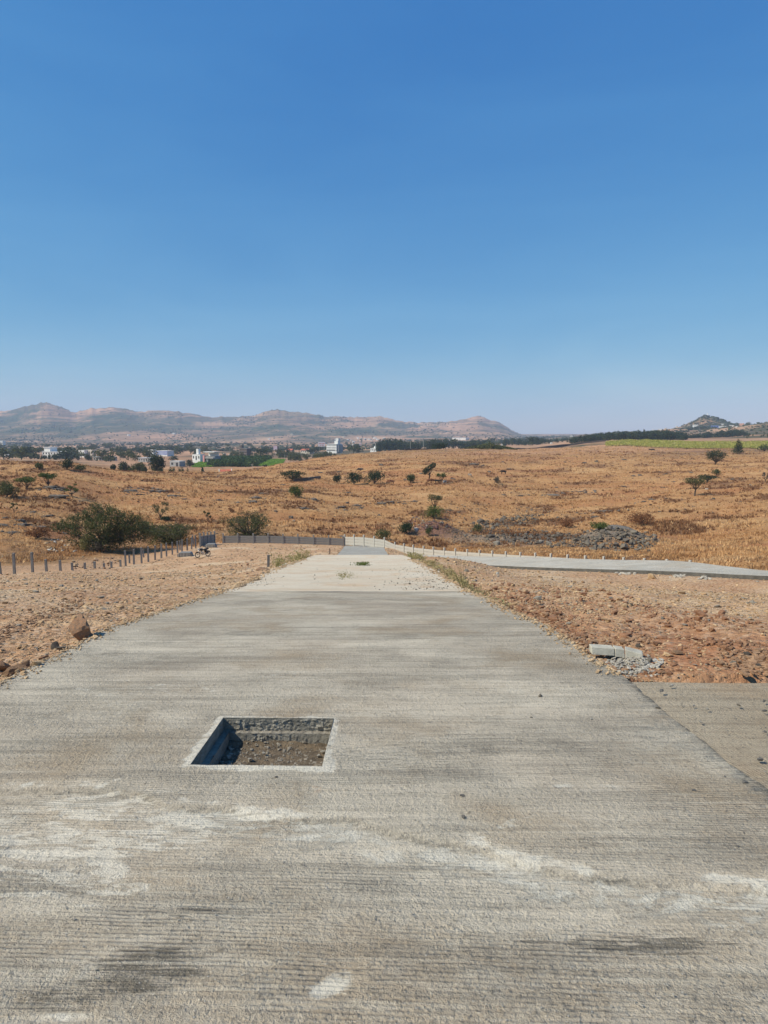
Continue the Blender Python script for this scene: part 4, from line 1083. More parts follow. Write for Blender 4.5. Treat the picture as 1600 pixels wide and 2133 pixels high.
# cement debris on the side road edge
for (a0_, a1_, b0_, b1_, lb) in ((1278,1328,1189,1199,'white cement rubble by the side road, left of the yellowish boulder'),(1455,1492,1196,1209,'white grey cement rubble by the side road, right of the yellowish boulder'),(1395,1445,1198,1204,'thin line of pale cement crumbs between the two rubble heaps')):
    spread('cement_rubble', a0_, a1_, b0_, b1_, 60, .04, .13, MAT_CEM, label=lb)

# loose stones on the concrete
ST = [(576,1620,7,'dark stone just in front of the pit'),(963,1659,9,'dark stone on the road, upper of the pair right of the pit'),(966,1704,10,'dark stone on the road, lower of the pair right of the pit'),
 (1125,1451,10,'greenish grey stone alone on the road halfway to the kerb stone'),(1107,1496,6,'small dark stone on the road below the greenish one'),(1231,1499,6,'small pale stone on the road near the lane joint'),
 (1377,1440,9,'dark stone on the side lane nearest its far edge'),(1445,1467,6,'small brown stone on the side lane, left of the pale one'),(1474,1474,7,'pale stone in the middle of the side lane'),(1539,1466,8,'grey stone on the side lane near the right edge of the picture'),
 (1370,1476,8,'grey stone sitting on the joint between road and side lane'),(1460,1500,7,'dark flat stone on the side lane below the pale stone'),(1585,1579,13,'largest dark stone on the side lane, at the right picture edge'),(1593,1478,8,'stone at the right picture edge, second below the dirt'),
 (1592,1457,7,'stone at the right picture edge, nearest the dirt'),(1510,1619,6,'small dark stone near the lower end of the lane joint, left one'),(1552,1632,11,'dark stone on the lower end of the lane joint'),(1446,1648,8,'dark stone on the road left of the lane joint, lowest'),
 (1594,1521,7,'stone at the right picture edge above the largest dark stone'),(1399,1421+5,8,'pale crumb of concrete on the side lane beside the rubble'),(1536,1764,7,'dark stone low on the right side of the road'),(1550,1736,6,'small dark stone above the one low on the right')]
for i, (x, y, s, lb) in enumerate(ST):
    p = rhit(x, y); k = PX(p.y)
    rock('loose_stone', (p.x, p.y, p.z - (.015 if x > 1380 and y < 1600 else 0)), (s*k*.66, s*k*.54, s*k*.50), 70+i % 6, MAT_PALESTONE if 'pale' in lb else (MAT_GREYSTONE if 'grey' in lb else MAT_PEBBLE), lb, 'stone', sub=3, flat=1, sink=.1)
# crumbs on the road
n = 1500
yy = 1.7 + 11*rng.random(n)**1.5; xx = rng.uniform(-.62, .62, n)*yy
ok = (xx > XL(yy)+.05) & (xx < XR(yy)-.05); 
SP_ = (xx-hXc)**2/.25 + (yy-hYc)**2/.3 > 1; ok &= SP_
P = np.stack([xx, yy, RP(yy)], -1)[ok]
scatter_rocks('road_grit', P, rng.uniform(.0015, .004, len(P))*(1+.15*P[:, 1]), MAT_PALESTONE, label='pale grit strewn over the grooved concrete')
n = 500; yy = rng.uniform(1.7, 5.2, n); xx = rng.uniform(1.0, 3.6, n); ok = xx > XR(yy)+.1
P = np.stack([xx, yy, RP(yy)-.02], -1)[ok]
scatter_rocks('lane_grit', P, rng.uniform(.003, .010, len(P)), MAT_GREYSTONE, label='grit strewn over the side lane')
P = []
for _ in range(420):
    x = random.gauss(885, 40); y = random.uniform(1180, 1230)
    P.append(tuple(rhit(x, y)))
for _ in range(90): P.append(tuple(rhit(random.gauss(545, 22), random.uniform(1198, 1222))))
for _ in range(60): P.append(tuple(rhit(random.uniform(640, 860), random.uniform(1165, 1228))))
P = np.array(P); P[:, 2] += .01; ok = (P[:, 0] > XL(P[:, 1])) & (P[:, 0] < XR(P[:, 1])) & (P[:, 1] > 13.3); P = P[ok]
scatter_rocks('scattered_pebbles', P, np.clip(.011*np.exp(rng.normal(0,.4,len(P))),.005,.03), MAT_BASALT, label='dark pebbles scattered over the pale road section')

# ------------------------------------------------------------------ GRAVEL OF THE PLOT
def dist_road(X, Y): 
    Xr = X - VPA*Y; return np.maximum(Xr-2.08, -2.92-Xr)
n = 150000
yy = 3.5*np.exp(rng.random(n)**.82*math.log(88/3.5)); xx = rng.uniform(-.62, .62, n)*yy
dr = dist_road(xx, yy); xn = sxn(yy); ds = np.maximum(xn-.1-xx, xx-(xn+5.5)); 
ok = (dr > .03) & ((ds > 0) | (yy < 12) | (yy > 66)) & (fence_side(xx, yy) > .5) & ~((yy < 5.5) & (xx > 0))
dens = .22 + .9*sstep(-.15, .5, fbm(xx/3.5, yy/3.5, 4)) + .6*sstep(1.5, .2, dr)
ok &= rng.random(n) < dens
xx, yy = xx[ok], yy[ok]; zz = H(xx, yy)
s = (.0042 + .00085*yy)*np.exp(rng.normal(-.1, .55, len(xx))); s = np.clip(s, .003, .12)
P = np.stack([xx, yy, zz], -1); pick = rng.random(len(P))
scatter_rocks('gravel', P[pick < .9], s[pick < .9], MAT_GRAVEL, label='loose orange brown gravel covering the plot')
scatter_rocks('gravel', P[pick >= .9], s[pick >= .9]*1.1, MAT_GREYSTONE, label='grey stones mixed in the gravel of the plot')
n = 9000; yy = 5.6*np.exp(rng.random(n)*math.log(17/5.6)); xx = 2.08 + VPA*yy + .02 + 2.6*rng.random(n)**1.7
ok = rng.random(n) < .1 + sstep(-.1, .45, fbm(xx/.5, yy/.8+3, 5, .6))
P = np.stack([xx[ok], yy[ok], H(xx[ok], yy[ok])], -1); MAT_CLOD = rockmat('red_clods', (.42, .225, .125), (.25, .13, .075), 7.0, .5)
scatter_rocks('clods', P, np.clip(.013*np.exp(rng.normal(0, .6, len(P))), .005, .07)*(.6+P[:, 1]/18), MAT_CLOD, flat=(.5, .95), label='reddish brown clods heaped along the right edge of the road')
# coarse band along the right road edge and the ridge of stones left
P = []; S_ = []
for _ in range(1100):
    y = random.uniform(1240, 1400); xr = np.interp(y, [1235,1289,1353,1412], [985,1100,1194,1287]) + abs(random.gauss(0, 38)) + 4
    P.append((xr, y)); S_.append(random.choice([.010, .014, .02, .04])*random.uniform(.6, 1.2))
for _ in range(700):
    x = random.uniform(-10, 175); y = 1322 - x*.40 + random.gauss(0, 9); P.append((x, y)); S_.append(random.choice([.010, .016, .03])*random.uniform(.6, 1.3))
for _ in range(500):
    x = random.gauss(1565, 35); y = random.gauss(1378, 16); P.append((min(x, 1640), y)); S_.append(random.choice([.010, .018, .035])*random.uniform(.6, 1.2))
for _ in range(250):
    x = random.gauss(1315, 28); y = random.gauss(1335, 9); P.append((x, y)); S_.append(random.choice([.010, .018, .035])*random.uniform(.6, 1.2))
P = np.array(P); P = hitv(P[:, 0], P[:, 1]); S_ = np.array(S_); ok = (dist_road(P[:, 0], P[:, 1]) > .02) & ~((P[:,1] < 5.45) & (P[:,0] > 1.8))
scatter_rocks('coarse_rubble', P[ok], S_[ok], MAT_ORANGE, label='coarser brown rubble along the road edges')

n = 5200; yy = 3.3*np.exp(rng.random(n)*math.log(30/3.3)); side = rng.random(n) < .5
off = np.abs(rng.normal(0, .09, n))*(.6+.05*yy); xx = np.where(side, XL(yy)+off-.03, XR(yy)-off+.03); ok = np.where(side, True, yy > 5.4)
P = np.stack([xx, yy, RP(yy)+.004], -1)[ok]
scatter_rocks('edge_gravel', P, np.clip((.004+.0008*P[:, 1])*np.exp(rng.normal(0, .5, len(P))), .003, .05), MAT_GRAVEL, label='gravel spilled over the edges of the concrete road')
# ------------------------------------------------------------------ THE FIELD: outcrops, rubble heaps
OC = [(458,1024,22,6),(455,1043,18,7),(497,1048,20,6),(535,1038,30,8),(549,1029,18,5),(530,1047,26,9),(630,1059,22,5),(655,1042,20,8),(712,1058,26,9),(741,1054,22,7),(749,1059,16,4),(725,1027,18,4),(795,1050,24,7),(608,1080,14,11),(790,1075,12,9),(575,1066,12,5),
 (103,1076,25,8),(42,1086,22,9),(50,1094,28,8),(8,1096,26,10),(88,1099,24,7),(70,1067,18,5),(24,1110,36,7),(270,1023,34,5),(291,1031,22,5),(331,1024,42,5),(361,1033,28,5),(118,1020,20,7),(122,1036,44,11),(109,1018,42,12),(385,1040,16,4),(12,1080,18,6),
 (812,1048,30,9),(862,1045,22,5),(1050,1031,12,3),(1155,1032,38,5),(1085,1033,14,4),(985,967,24,4),(1048,963,12,5),(1020,984,10,6),(1060,978,14,5),(1005,971,10,5),(878,987,12,4),(847,1000,14,3),(944,998,14,3),(1160,1016,10,4),
 (1320,992,12,6),(1333,991,12,6),(1387,988,10,5),(1340,1046,18,6),(1358,1041,15,5),(1388,1039,10,5),(1262,1066,34,6),(1240,1077,22,4),(1405,1004,12,4),(1440,985,12,4),(1212,1024,30,3),(1380,1016,14,4),(1527,999,10,5),(1545,997,14,4),(1300,1014,14,4),(1218,965,14,5),(1243,962,10,7),(1300,958,14,4),(750,979,18,9),(705,984,10,6),(795,970,12,8),(668,985,14,4),(1358,937,14,5),(590,1010,14,3)]
MAT_OUT = rockmat('outcrop_rock', (.21, .175, .14), (.09, .075, .062), 2.5, .2, .12)
for i, (x, y, wp, hp) in enumerate(OC):
    p = hit(x, y, None, 40); k = PX(p.y); big = wp >= 26
    o = rock('rock_outcrop', (p.x, p.y, p.z), (wp*k*.5, wp*k*.42, hp*k*.62), 200+i % 8, MAT_OUT, None, None, sub=3, flat=1, rz=random.uniform(-.5, .5), sink=.30, noise=.45, tilt=.06)
    tag(o, ('broad flat dark rock slab breaking through the dry grass of the slope' if big else 'small low dark rock breaking through the dry grass of the slope'), 'rock', 'broad rock slabs in the dry grass' if big else 'small rocks in the dry grass')
n = 5200
yy = 92*np.exp(rng.random(n)*math.log(340/92)); xx = rng.uniform(-.62, .62, n)*yy
ok = (fence_side(xx, yy) < -4) & (rng.random(n) < .10 + .9*sstep(.05, .45, fbm(xx/14, yy/9, 4)))
P = np.stack([xx[ok], yy[ok], H(xx[ok], yy[ok])], -1)
scatter_rocks('field_stones', P, np.clip(.12*np.exp(rng.normal(0, .55, len(P))), .06, .5)*(.7+P[:, 1]/260), MAT_BASALT, flat=(.25, .6), label='dark stones scattered through the dry grass')

Q = []; QS = []
for (x, y, wp, hp) in OC:
    p = hit(x, y, None, 40); k = PX(p.y)
    for _ in range(int(wp*.7)):
        a = p.x + random.gauss(0, wp*k*.7); b = p.y + random.gauss(0, wp*k*.5); Q.append((a, b, ground_at(a, b))); QS.append(wp*k*random.uniform(.05, .16))
scatter_rocks('field_stones', np.array(Q), np.array(QS), MAT_OUT, flat=(.25, .6), label='broken dark stones round the rock outcrops')
def heap(name, label, x0, x1, y0, y1, nparts, nstuff, smin, smax, mats, shape=None, seed=0, partname='stone'):
    c = hit((x0+x1)/2, (y0+y1)/2, None, 60)
    root = empty(name, c, 0, label, 'rubble')
    rr = random.Random(seed); pts = []
    while len(pts) < nparts + nstuff:
        a, b = rr.uniform(0, 1), rr.uniform(0, 1)
        if shape and not shape(a, b): continue
        pts.append((x0+(x1-x0)*a, y0+(y1-y0)*b))
    pts = hitv([q[0] for q in pts], [q[1] for q in pts], None, 60) - np.array(c)[None]
    for i in range(nparts):
        s = rr.uniform(smin, smax)*(1 + .8*(rr.random() < .12))
        rock(partname, pts[i], (s, s*rr.uniform(.6, 1), s*rr.uniform(.5, .85)), 300+i % 9, mats[i % len(mats)], None, None, parent=root, sub=1, flat=1, tilt=.6, sink=.1)
    P = np.array(pts[nparts:])
    if len(P): scatter_rocks('small_rubble', P, np.random.default_rng(seed).uniform(smin*.35, smin*1.1, len(P)), mats[0], parent=root)
    return root
MAT_QUARRY = rockmat('quarry_stone', (.25, .215, .165), (.10, .085, .07), 1.3, .6)
heap('rubble_heap', 'big mound of grey quarry stones beyond the pale fence on the right', 1196, 1368, 1094, 1150, 280, 900, .12, .34, [MAT_QUARRY, MAT_QUARRY, MAT_BASALT], lambda a, b: ((a-.5)/.5)**2*.9 + ((b-.58)/.46)**2 < 1 and b > .05+.5*abs(a-.42), 1)
heap('rock_ledge', 'ragged ledge of dark rocks in the grass left of the big mound', 985, 1120, 1072, 1104, 150, 700, .16, .42, [MAT_QUARRY, MAT_BASALT], lambda a, b: abs(b-(.75-.45*a)) < .28, 2)
heap('rock_ledge', 'lower ledge of jumbled dark rocks between the purple spoil and the mound', 1010, 1215, 1094, 1142, 220, 1100, .14, .40, [MAT_BASALT, MAT_QUARRY], lambda a, b: abs(b-(.3+.5*a)) < .33, 3)
heap('rubble_spread', 'broad broken band of small dark stones round the rock ledges in the grass', 925, 1215, 1058, 1142, 0, 3400, .12, .34, [MAT_BASALT], lambda a, b: fbm(np.array(a*9.0), np.array(b*5.0), 3) > -.05 and b > .15+.1*math.sin(a*7), 14)
heap('rubble_spread', 'thin spread of purple grey rubble in the grass behind the pale fence', 945, 1020, 1098, 1130, 40, 400, .08, .24, [MAT_QUARRY], None, 4)
heap('rubble_spread', 'patch of grey stones on the slope above the rock ledges', 1075, 1145, 1056, 1075, 60, 450, .1, .28, [MAT_BASALT, MAT_QUARRY], None, 5)
heap('rubble_spread', 'loose grey rubble on the slope right of the purple spoil', 925, 1015, 1050, 1092, 70, 600, .08, .25, [MAT_QUARRY], None, 6)
PUR = rockmat('purple_stone', (.22, .12, .11), (.13, .075, .07), 3, .4)
heap('spoil_heap', 'mound of purple brown spoil below the green umbrella bush', 848, 945, 1072, 1104, 110, 600, .10, .30, [PUR, PUR, MAT_GREYSTONE], lambda a, b: ((a-.5)/.5)**2+((b-.55)/.5)**2 < 1, 7)
heap('rubble_spread', 'pale loose stones in the gully below the big thorn bush', 95, 185, 1125, 1150, 40, 150, .10, .28, [MAT_GRAVEL, MAT_PALESTONE], None, 8)
heap('rubble_spread', 'line of reddish stones behind the low stub posts', 150, 262, 1160, 1186, 60, 400, .06, .2, [MAT_GRAVEL, MAT_ORANGE], None, 9)
for (x, y, wp, hp, mt, lb) in [(1036,1136,19,15,MAT_GREYSTONE,'large grey boulder alone in the grass below the rock ledges'),(1022,1120,16,12,MAT_BASALT,'dark boulder just above the large grey one'),(1145,1135,18,12,MAT_GREYSTONE,'grey boulder at the left foot of the big mound'),(1128,1132,15,10,MAT_GREYSTONE,'second boulder left of the foot of the big mound'),
   (866,1108,16,16,MAT_PALESTONE,'pale grey boulder between the dark bush and the purple spoil'),(1473,1020,9,4,MAT_PALESTONE,'white stone in the grass right of the forked thorn tree'),(1565,1011,7,3,MAT_PALESTONE,'white stone at the far right of the slope'),(613,1087,9,6,MAT_PALESTONE,'white stone in the grass above the grey fence'),(1354,1152,10,12,MAT_BASALT,'dark rock at the right foot of the big mound')]:
    p = hit(x, y, None, 60); k = PX(p.y); rock('boulder', (p.x, p.y+.3, p.z), (wp*k*.5, wp*k*.4, hp*k*.62), 400+x % 7, mt, lb, 'boulder', sub=3, flat=1)

# ------------------------------------------------------------------ VEGETATION
def leaves(P, size, r=None, up=.0, aspect=.5):
    r = r or rng; n = len(P)
    a = r.normal(size=(n, 3)); a /= np.linalg.norm(a, axis=1)[:, None]
    b = np.cross(a, r.normal(size=(n, 3))); b /= np.linalg.norm(b, axis=1)[:, None]
    s = (np.asarray(size)*np.ones(n)*r.uniform(.6, 1.3, n))[:, None]
    V = np.stack([P-a*s, P-b*s*aspect, P+a*s, P+b*s*aspect], 1).reshape(-1, 3)
    return V, np.arange(4*n).reshape(-1, 4)
def crown_points(lobes, n, r, hollow=.4, hole=.12, jag=.25):
    vols = np.array([(l[3]*l[4]*l[5])**(.75) for l in lobes]); cnt = (n*vols/vols.sum()).astype(int)+3
    out = []
    for l, c in zip(lobes, cnt):
        d = r.normal(size=(c, 3)); d /= np.linalg.norm(d, axis=1)[:, None]
        ph = d[:, 0]*5+l[0]*3; rad = 1 + jag*fbm(d[:, 0]*3+l[0]*2.1, d[:, 1]*3+d[:, 2]*2.3+l[1], 3)*2
        rr_ = (hollow + (1-hollow)*r.random(c)**.6)*rad
        p = d*rr_[:, None]*np.array(l[3:6]) + np.array(l[:3])
        nn = fbm(p[:, 0]/(.28*l[3])+7, (p[:, 1]+p[:, 2]*1.7)/(.28*l[3]), 3)
        p = p[nn > -.35+hole]
        out.append(p)
    return np.vstack(out)
def plant_lobes(style, W, Hh, r):
    low = style == 'lowumbrella'
    if low: style = 'umbrella'
    L = []; limbs = []
    if style == 'umbrella':
        n = 11
        for k in range(n):
            a = 6.28*k/n + r.uniform(-.3, .3); d = W*.5*r.uniform(.35, .80)
            x, y = d*math.cos(a), d*math.sin(a); z = Hh*(r.uniform(.60, .80) - .12*(d/(W*.5)))
            L.append((x, y, z, W*.20, W*.20, Hh*.17)); 
        L.append((0, 0, Hh*.82, W*.22, W*.22, Hh*.16))
        for k in range(5): a = 6.28*k/5+r.uniform(-.4, .4); d = W*.5*r.uniform(.2, .55); L.append((d*math.cos(a), d*math.sin(a), Hh*r.uniform(.3, .5), W*.18, W*.18, Hh*.18))
        if low: L += [(W*.25*math.cos(a), W*.25*math.sin(a), Hh*.2, W*.2, W*.2, Hh*.2) for a in (0.3, 1.6, 2.9, 4.2, 5.5)]
    elif style == 'v':
        for k in range(9):
            a = 6.28*k/9 + r.uniform(-.3, .3); d = W*.5*r.uniform(.3, .75)
            L.append((d*math.cos(a), d*math.sin(a), Hh*r.uniform(.62, .86), W*.20, W*.20, Hh*.14))
        L.append((0, 0, Hh*.6, W*.16, W*.16, Hh*.14))
    elif style == 'lean':
        for k in range(7): t = k/6; L.append((W*(-.22+.5*t)+r.uniform(-.05,.05)*W, r.uniform(-.15,.15)*W, Hh*(.52+.34*t), W*.20, W*.2, Hh*.14))
        L.append((-W*.25, 0, Hh*.45, W*.18, W*.18, Hh*.12))
    elif style == 'bush':
        for k in range(9):
            a = 6.28*k/9 + r.uniform(-.4, .4); d = W*.5*r.uniform(.2, .66)
            L.append((d*math.cos(a), d*math.sin(a), Hh*r.uniform(.25, .66), W*.22, W*.22, Hh*.28))
        L.append((0, 0, Hh*.66, W*.24, W*.24, Hh*.30))
    elif style == 'round':
        for k in range(10):
            a = 6.28*k/10 + r.uniform(-.4, .4); d = W*.5*r.uniform(.25, .6)
            L.append((d*math.cos(a), d*math.sin(a), Hh*r.uniform(.3, .75), W*.26, W*.26, Hh*.22))
        L.append((0, 0, Hh*.76, W*.27, W*.27, Hh*.22)); L.append((0, 0, Hh*.45, W*.36, W*.36, Hh*.3))
    elif style == 'cone':
        for k in range(9): t = k/8; L.append((r.uniform(-.08,.08)*W, r.uniform(-.08,.08)*W, Hh*(.15+.75*t), W*(.42-.30*t), W*(.42-.30*t), Hh*.12))
    elif style == 'sparse':
        for k in range(8):
            a = 6.28*k/8 + r.uniform(-.4, .4); d = W*.5*r.uniform(.3, .8)
            L.append((d*math.cos(a), d*math.sin(a), Hh*r.uniform(.35, .95), W*.11, W*.11, Hh*.10))
    return L
def build_plant(name, base, L, mat, n, leaf, seed, label, cat, group=None, trunk_r=.1, crowns=None, hole=.12, forks=True, bark=BARK, twigs=0, jag=.25):
    r = np.random.default_rng(seed); rr = random.Random(seed)
    root = empty(name, base, 0, label, cat, group)
    P = crown_points(L, n, r, hole=hole, jag=jag); P = P[P[:, 2] > .02]
    V, Fc = leaves(P, leaf, r)
    me = mesh_np('crown', V, Fc, False); link('crown', me, mat, root)
    m = MB(); Hh = max(l[2] for l in L)
    fork = Vector((rr.uniform(-.05, .05)*Hh, 0, Hh*(.16 if forks else .35)))
    m.tube([(0, 0, -.25), (fork.x*.4, 0, fork.z*.5), fork], [trunk_r*1.25, trunk_r, trunk_r*.9], 7)
    for l in L:
        e = Vector(l[:3]); mid = fork*.45 + e*.55 + Vector((rr.uniform(-1, 1), rr.uniform(-1, 1), -.4))*Hh*.06
        m.tube([fork, mid, e], [trunk_r*.55, trunk_r*.3, trunk_r*.12], 5)
        for q in range(twigs):
            d = Vector((rr.uniform(-1, 1), rr.uniform(-1, 1), rr.uniform(-.2, 1))); d = Vector((d.x*l[3], d.y*l[4], d.z*l[5]*1.3))
            m.tube([e, e+d*.6, e+d*1.15], [trunk_r*.12, trunk_r*.08, trunk_r*.03], 3, False)
    m.obj('trunk', bark, root)
    return root
def plant(name, x, yb, wpx, hpx, style, mat, label, n=1500, leaf=.10, cat='bush', Y=None, seed=None, group=None, **k):
    if Y is None: p = hit(x, yb, None, 60)
    else: X_ = uu(x, yb)*Y; p = Vector((X_, Y, ground_at(X_, Y)))
    kk = PX(p.y); W = wpx*kk; 
    top = EYE + p.y*tz(yb-hpx); Hh = max(hpx*kk*.7, top - p.z)
    seed = seed if seed is not None else int(x*7+yb)
    L = plant_lobes(style, W, Hh, random.Random(seed))
    return build_plant(name, p, L, mat, n, leaf, seed, label, cat, group, trunk_r=max(.03, min(.3, W*.035)), **k)
# the big thorn bush on the left with its neighbours
p = hit(212, 1146, None, 60); k = PX(p.y); sc_ = lambda dx, y: ((dx-212)*k, (1146-y)*k)
def L_(x, y, dy, rx, rz, ry=None): a, b = sc_(x, y); return (a, dy, b, rx*k, (ry or rx)*k, rz*k)
Lb = [L_(138,1096,0,32,10),L_(160,1086,.5,34,14),L_(188,1074,1,34,17),L_(175,1098,-.5,34,12),L_(215,1062,.6,26,13),L_(240,1070,-.5,28,13),L_(262,1078,0,26,14),L_(285,1084,.6,24,13),L_(205,1052,0,14,8),L_(225,1085,-1.5,30,16),L_(200,1092,-1,22,12),L_(270,1096,-.4,28,16),L_(300,1098,.5,20,11),L_(240,1105,-.6,26,18),L_(215,1112,-1.2,26,18),L_(222,1130,-1.0,24,15),L_(190,1120,-.4,12,18),L_(245,1128,0,18,14),L_(128,1100,.4,18,6),L_(150,1118,.4,20,12),L_(170,1128,.2,22,14),L_(290,1118,.6,24,16),L_(268,1120,-.2,24,20),L_(310,1108,.8,20,12),L_(232,1118,1.2,34,26),L_(200,1134,-1.2,22,14),L_(250,1095,1.5,34,26)]
build_plant('thorn_bush', p, Lb, LEAF_ACACIA, 42000, .085, 5, 'largest thorn bush, wide and dark green, behind the left post row', 'bush', trunk_r=.16, hole=.22, twigs=5, jag=.4)
plant('dry_bush', 178, 1148, 30, 40, 'bush', LEAF_WEED, 'yellowish dry bush at the left foot of the largest thorn bush', 2600, .07, hole=.2, twigs=4)
plant('dry_bush', 203, 1150, 34, 26, 'bush', LEAF_GREY, 'grey leafless bush under the front of the largest thorn bush', 1800, .06, hole=.25, twigs=6)
plant('thorn_bush', 352, 1133, 118, 46, 'lowumbrella', LEAF_ACACIA, 'spreading flat thorn bush right of the largest one, behind tall posts', 12000, .08, hole=.15, twigs=4)
plant('thorn_bush', 300, 1112, 60, 30, 'bush', LEAF_ACACIA, 'low thorn bush filling the gap between the two big ones', 4000, .08, hole=.15)
plant('thorn_tree', 336, 1083, 42, 46, 'sparse', LEAF_ACACIA, 'thin sparse thorn tree behind the spreading thorn bush', 1500, .08, cat='tree', twigs=5)
plant('dry_bush', 345, 1086, 34, 12, 'bush', LEAF_DARK, 'low dark bush at the foot of the thin thorn tree', 1200, .09)
plant('thorn_bush', 518, 1123, 118, 62, 'lowumbrella', LEAF_ACACIA, 'umbrella shaped thorn bush standing behind the grey fence', 14000, .075, hole=.2, twigs=5)
plant('bush', 616, 1036, 38, 28, 'bush', LEAF_GREEN, 'single round green bush on the slope above the grey fence', 2600, .13)
plant('thorn_bush', 611, 1002, 56, 24, 'umbrella', LEAF_DARK, 'flat dark thorn bush beside the low dark wall', 2600, .17)
plant('bush', 702, 1007, 22, 20, 'bush', LEAF_DARK, 'smallest and leftmost of the three bushes on the mid slope', 1200, .16)
plant('bush', 738, 1009, 40, 28, 'bush', LEAF_DARK, 'middle one of the three bushes on the mid slope', 2400, .17)
plant('bush', 780, 1009, 50, 33, 'bush', LEAF_DARK, 'largest and rightmost of the three bushes on the mid slope', 3000, .17)
plant('bush', 856, 1007, 28, 22, 'bush', LEAF_ACACIA, 'round bush left of the leaning thorn tree', 1500, .16)
plant('thorn_tree', 894, 1002, 36, 40, 'lean', LEAF_DARK, 'leaning thorn tree with a bare trunk on the mid slope', 1900, .17, cat='tree', forks=False)
plant('bush', 919, 1006, 22, 22, 'v', LEAF_GREEN, 'yellow green bush right of the leaning thorn tree', 800, .16)
plant('dry_bush', 1035, 1008, 19, 18, 'bush', LEAF_GREY, 'grey leafless bush alone in the open field', 900, .13, twigs=4)
plant('thorn_bush', 907, 1064, 36, 36, 'v', LEAF_ACACIA, 'thorn bush with a spiky top rising over the round green one', 1700, .10, twigs=4)
plant('bush', 903, 1080, 54, 30, 'bush', LEAF_GREEN, 'round green bush on top of the purple spoil', 3400, .10)
plant('bush', 846, 1113, 40, 28, 'bush', LEAF_DARK, 'dark bush left of the purple spoil, near the fence', 2800, .09)
plant('bush', 893, 1116, 20, 24, 'bush', LEAF_ACACIA, 'small bush in front of the purple spoil', 1000, .08)
plant('bush', 798, 1124, 38, 24, 'bush', LEAF_ACACIA, 'bush just behind the first bays of the pale fence', 2200, .08)
plant('bush', 995, 1108, 26, 18, 'bush', LEAF_ACACIA, 'low bush at the left end of the rock ledge', 900, .09)
plant('bush', 1250, 1102, 44, 16, 'bush', LEAF_GREEN, 'low green bush topping the big mound of stones', 1500, .09)
plant('thorn_tree', 1491, 968, 46, 34, 'umbrella', LEAF_DARK, 'flat topped thorn tree below the millet field', 2300, .2, cat='tree')
plant('bush', 1537, 946, 28, 32, 'cone', LEAF_DARK, 'dark conical bush at the edge of the millet field', 1500, .25)
plant('bush', 1592, 940, 34, 16, 'bush', LEAF_DARK, 'dark bush at the millet field cut by the right picture edge', 900, .25)
plant('thorn_tree', 1447, 1033, 48, 42, 'v', LEAF_ACACIA, 'forked thorn tree with a thin trunk on the right slope', 3000, .11, cat='tree', twigs=3, forks=False)
plant('bush', 1474, 1003, 44, 16, 'umbrella', LEAF_DARK, 'low spreading bush up the slope from the forked thorn tree', 1500, .14)
plant('bush', 1493, 991, 20, 16, 'bush', LEAF_ACACIA, 'small bush above the low spreading bush on the right slope', 800, .15)
plant('dry_bush', 1595, 1005, 20, 24, 'sparse', LEAF_GREY, 'bare grey bush at the right picture edge', 500, .12, twigs=4)
plant('dry_bush', 1335, 1092, 76, 28, 'bush', LEAF_DRY, 'wide rusty brown dry bush on the slope above the mound', 4500, .10, hole=.2)
plant('dry_bush', 1180, 1100, 40, 22, 'bush', LEAF_DRY, 'rusty brown grass bush between the ledges and the mound', 1500, .10, hole=.2)
plant('thorn_bush', 14, 1036, 54, 38, 'bush', LEAF_ACACIA, 'dark thorn bush at the left picture edge on the slope', 3600, .11)
plant('thorn_bush', 56, 1019, 42, 28, 'v', LEAF_GREEN, 'green thorn bush between the edge bush and the taller one', 2200, .12, hole=.2)
plant('thorn_bush', 100, 1014, 38, 32, 'v', LEAF_GREEN, 'bright green thorn bush standing on the dark ledge', 2400, .12, hole=.15)
plant('thorn_bush', 150, 1034, 36, 26, 'sparse', LEAF_GREEN, 'thin straggling thorn bush right of the dark ledge', 900, .11, twigs=4)
plant('bush', 140, 978, 34, 24, 'bush', LEAF_DARK, 'dark bush on the crest of the left slope', 1500, .18)
plant('bush', 82, 978, 24, 16, 'bush', LEAF_ACACIA, 'low bush on the crest left of the dark one', 800, .18)
plant('bush', 168, 980, 28, 14, 'bush', LEAF_ACACIA, 'low bush on the crest right of the dark one', 800, .18)
plant('thorn_bush', 30, 1068, 20, 22, 'sparse', LEAF_ACACIA, 'tiny straggling bush in the grass at the far left', 400, .09, twigs=4)
plant('thorn_bush', 433, 1086, 20, 24, 'sparse', LEAF_ACACIA, 'small straggling bush between the two umbrella bushes', 600, .09, twigs=5)
plant('dry_bush', 482, 1068, 16, 12, 'bush', LEAF_DRY, 'little brown bush above the umbrella bush of the fence', 400, .10)
plant('dry_bush', 80, 1122, 60, 26, 'bush', LEAF_DRY, 'tangle of brown dry grass left of the largest thorn bush', 2600, .10, hole=.2)
plant('tree', 915, 941, 36, 19, 'round', LEAF_DARK, 'big round dark green tree on the crest of the field', 2600, .4, cat='tree', Y=415)
plant('tree', 328, 984, 42, 40, 'round', LEAF_DARK, 'big dark tree beside the low shed on the valley edge', 3800, .3, cat='tree', Y=300)
plant('tree', 258, 983, 30, 24, 'round', LEAF_DARK, 'round grey green tree left of the big dark tree', 1800, .3, cat='tree', Y=310)
plant('tree', 291, 984, 34, 22, 'round', LEAF_ACACIA, 'paler tree between the round one and the big dark one', 1800, .3, cat='tree', Y=320)
plant('tree', 236, 980, 14, 14, 'round', LEAF_DARK, 'small dark tree leftmost of the row on the valley edge', 700, .3, cat='tree', Y=312)
plant('tree', 396, 973, 22, 17, 'round', LEAF_DARK, 'dark tree at the left corner of the green crop', 900, .35, cat='tree', Y=470)
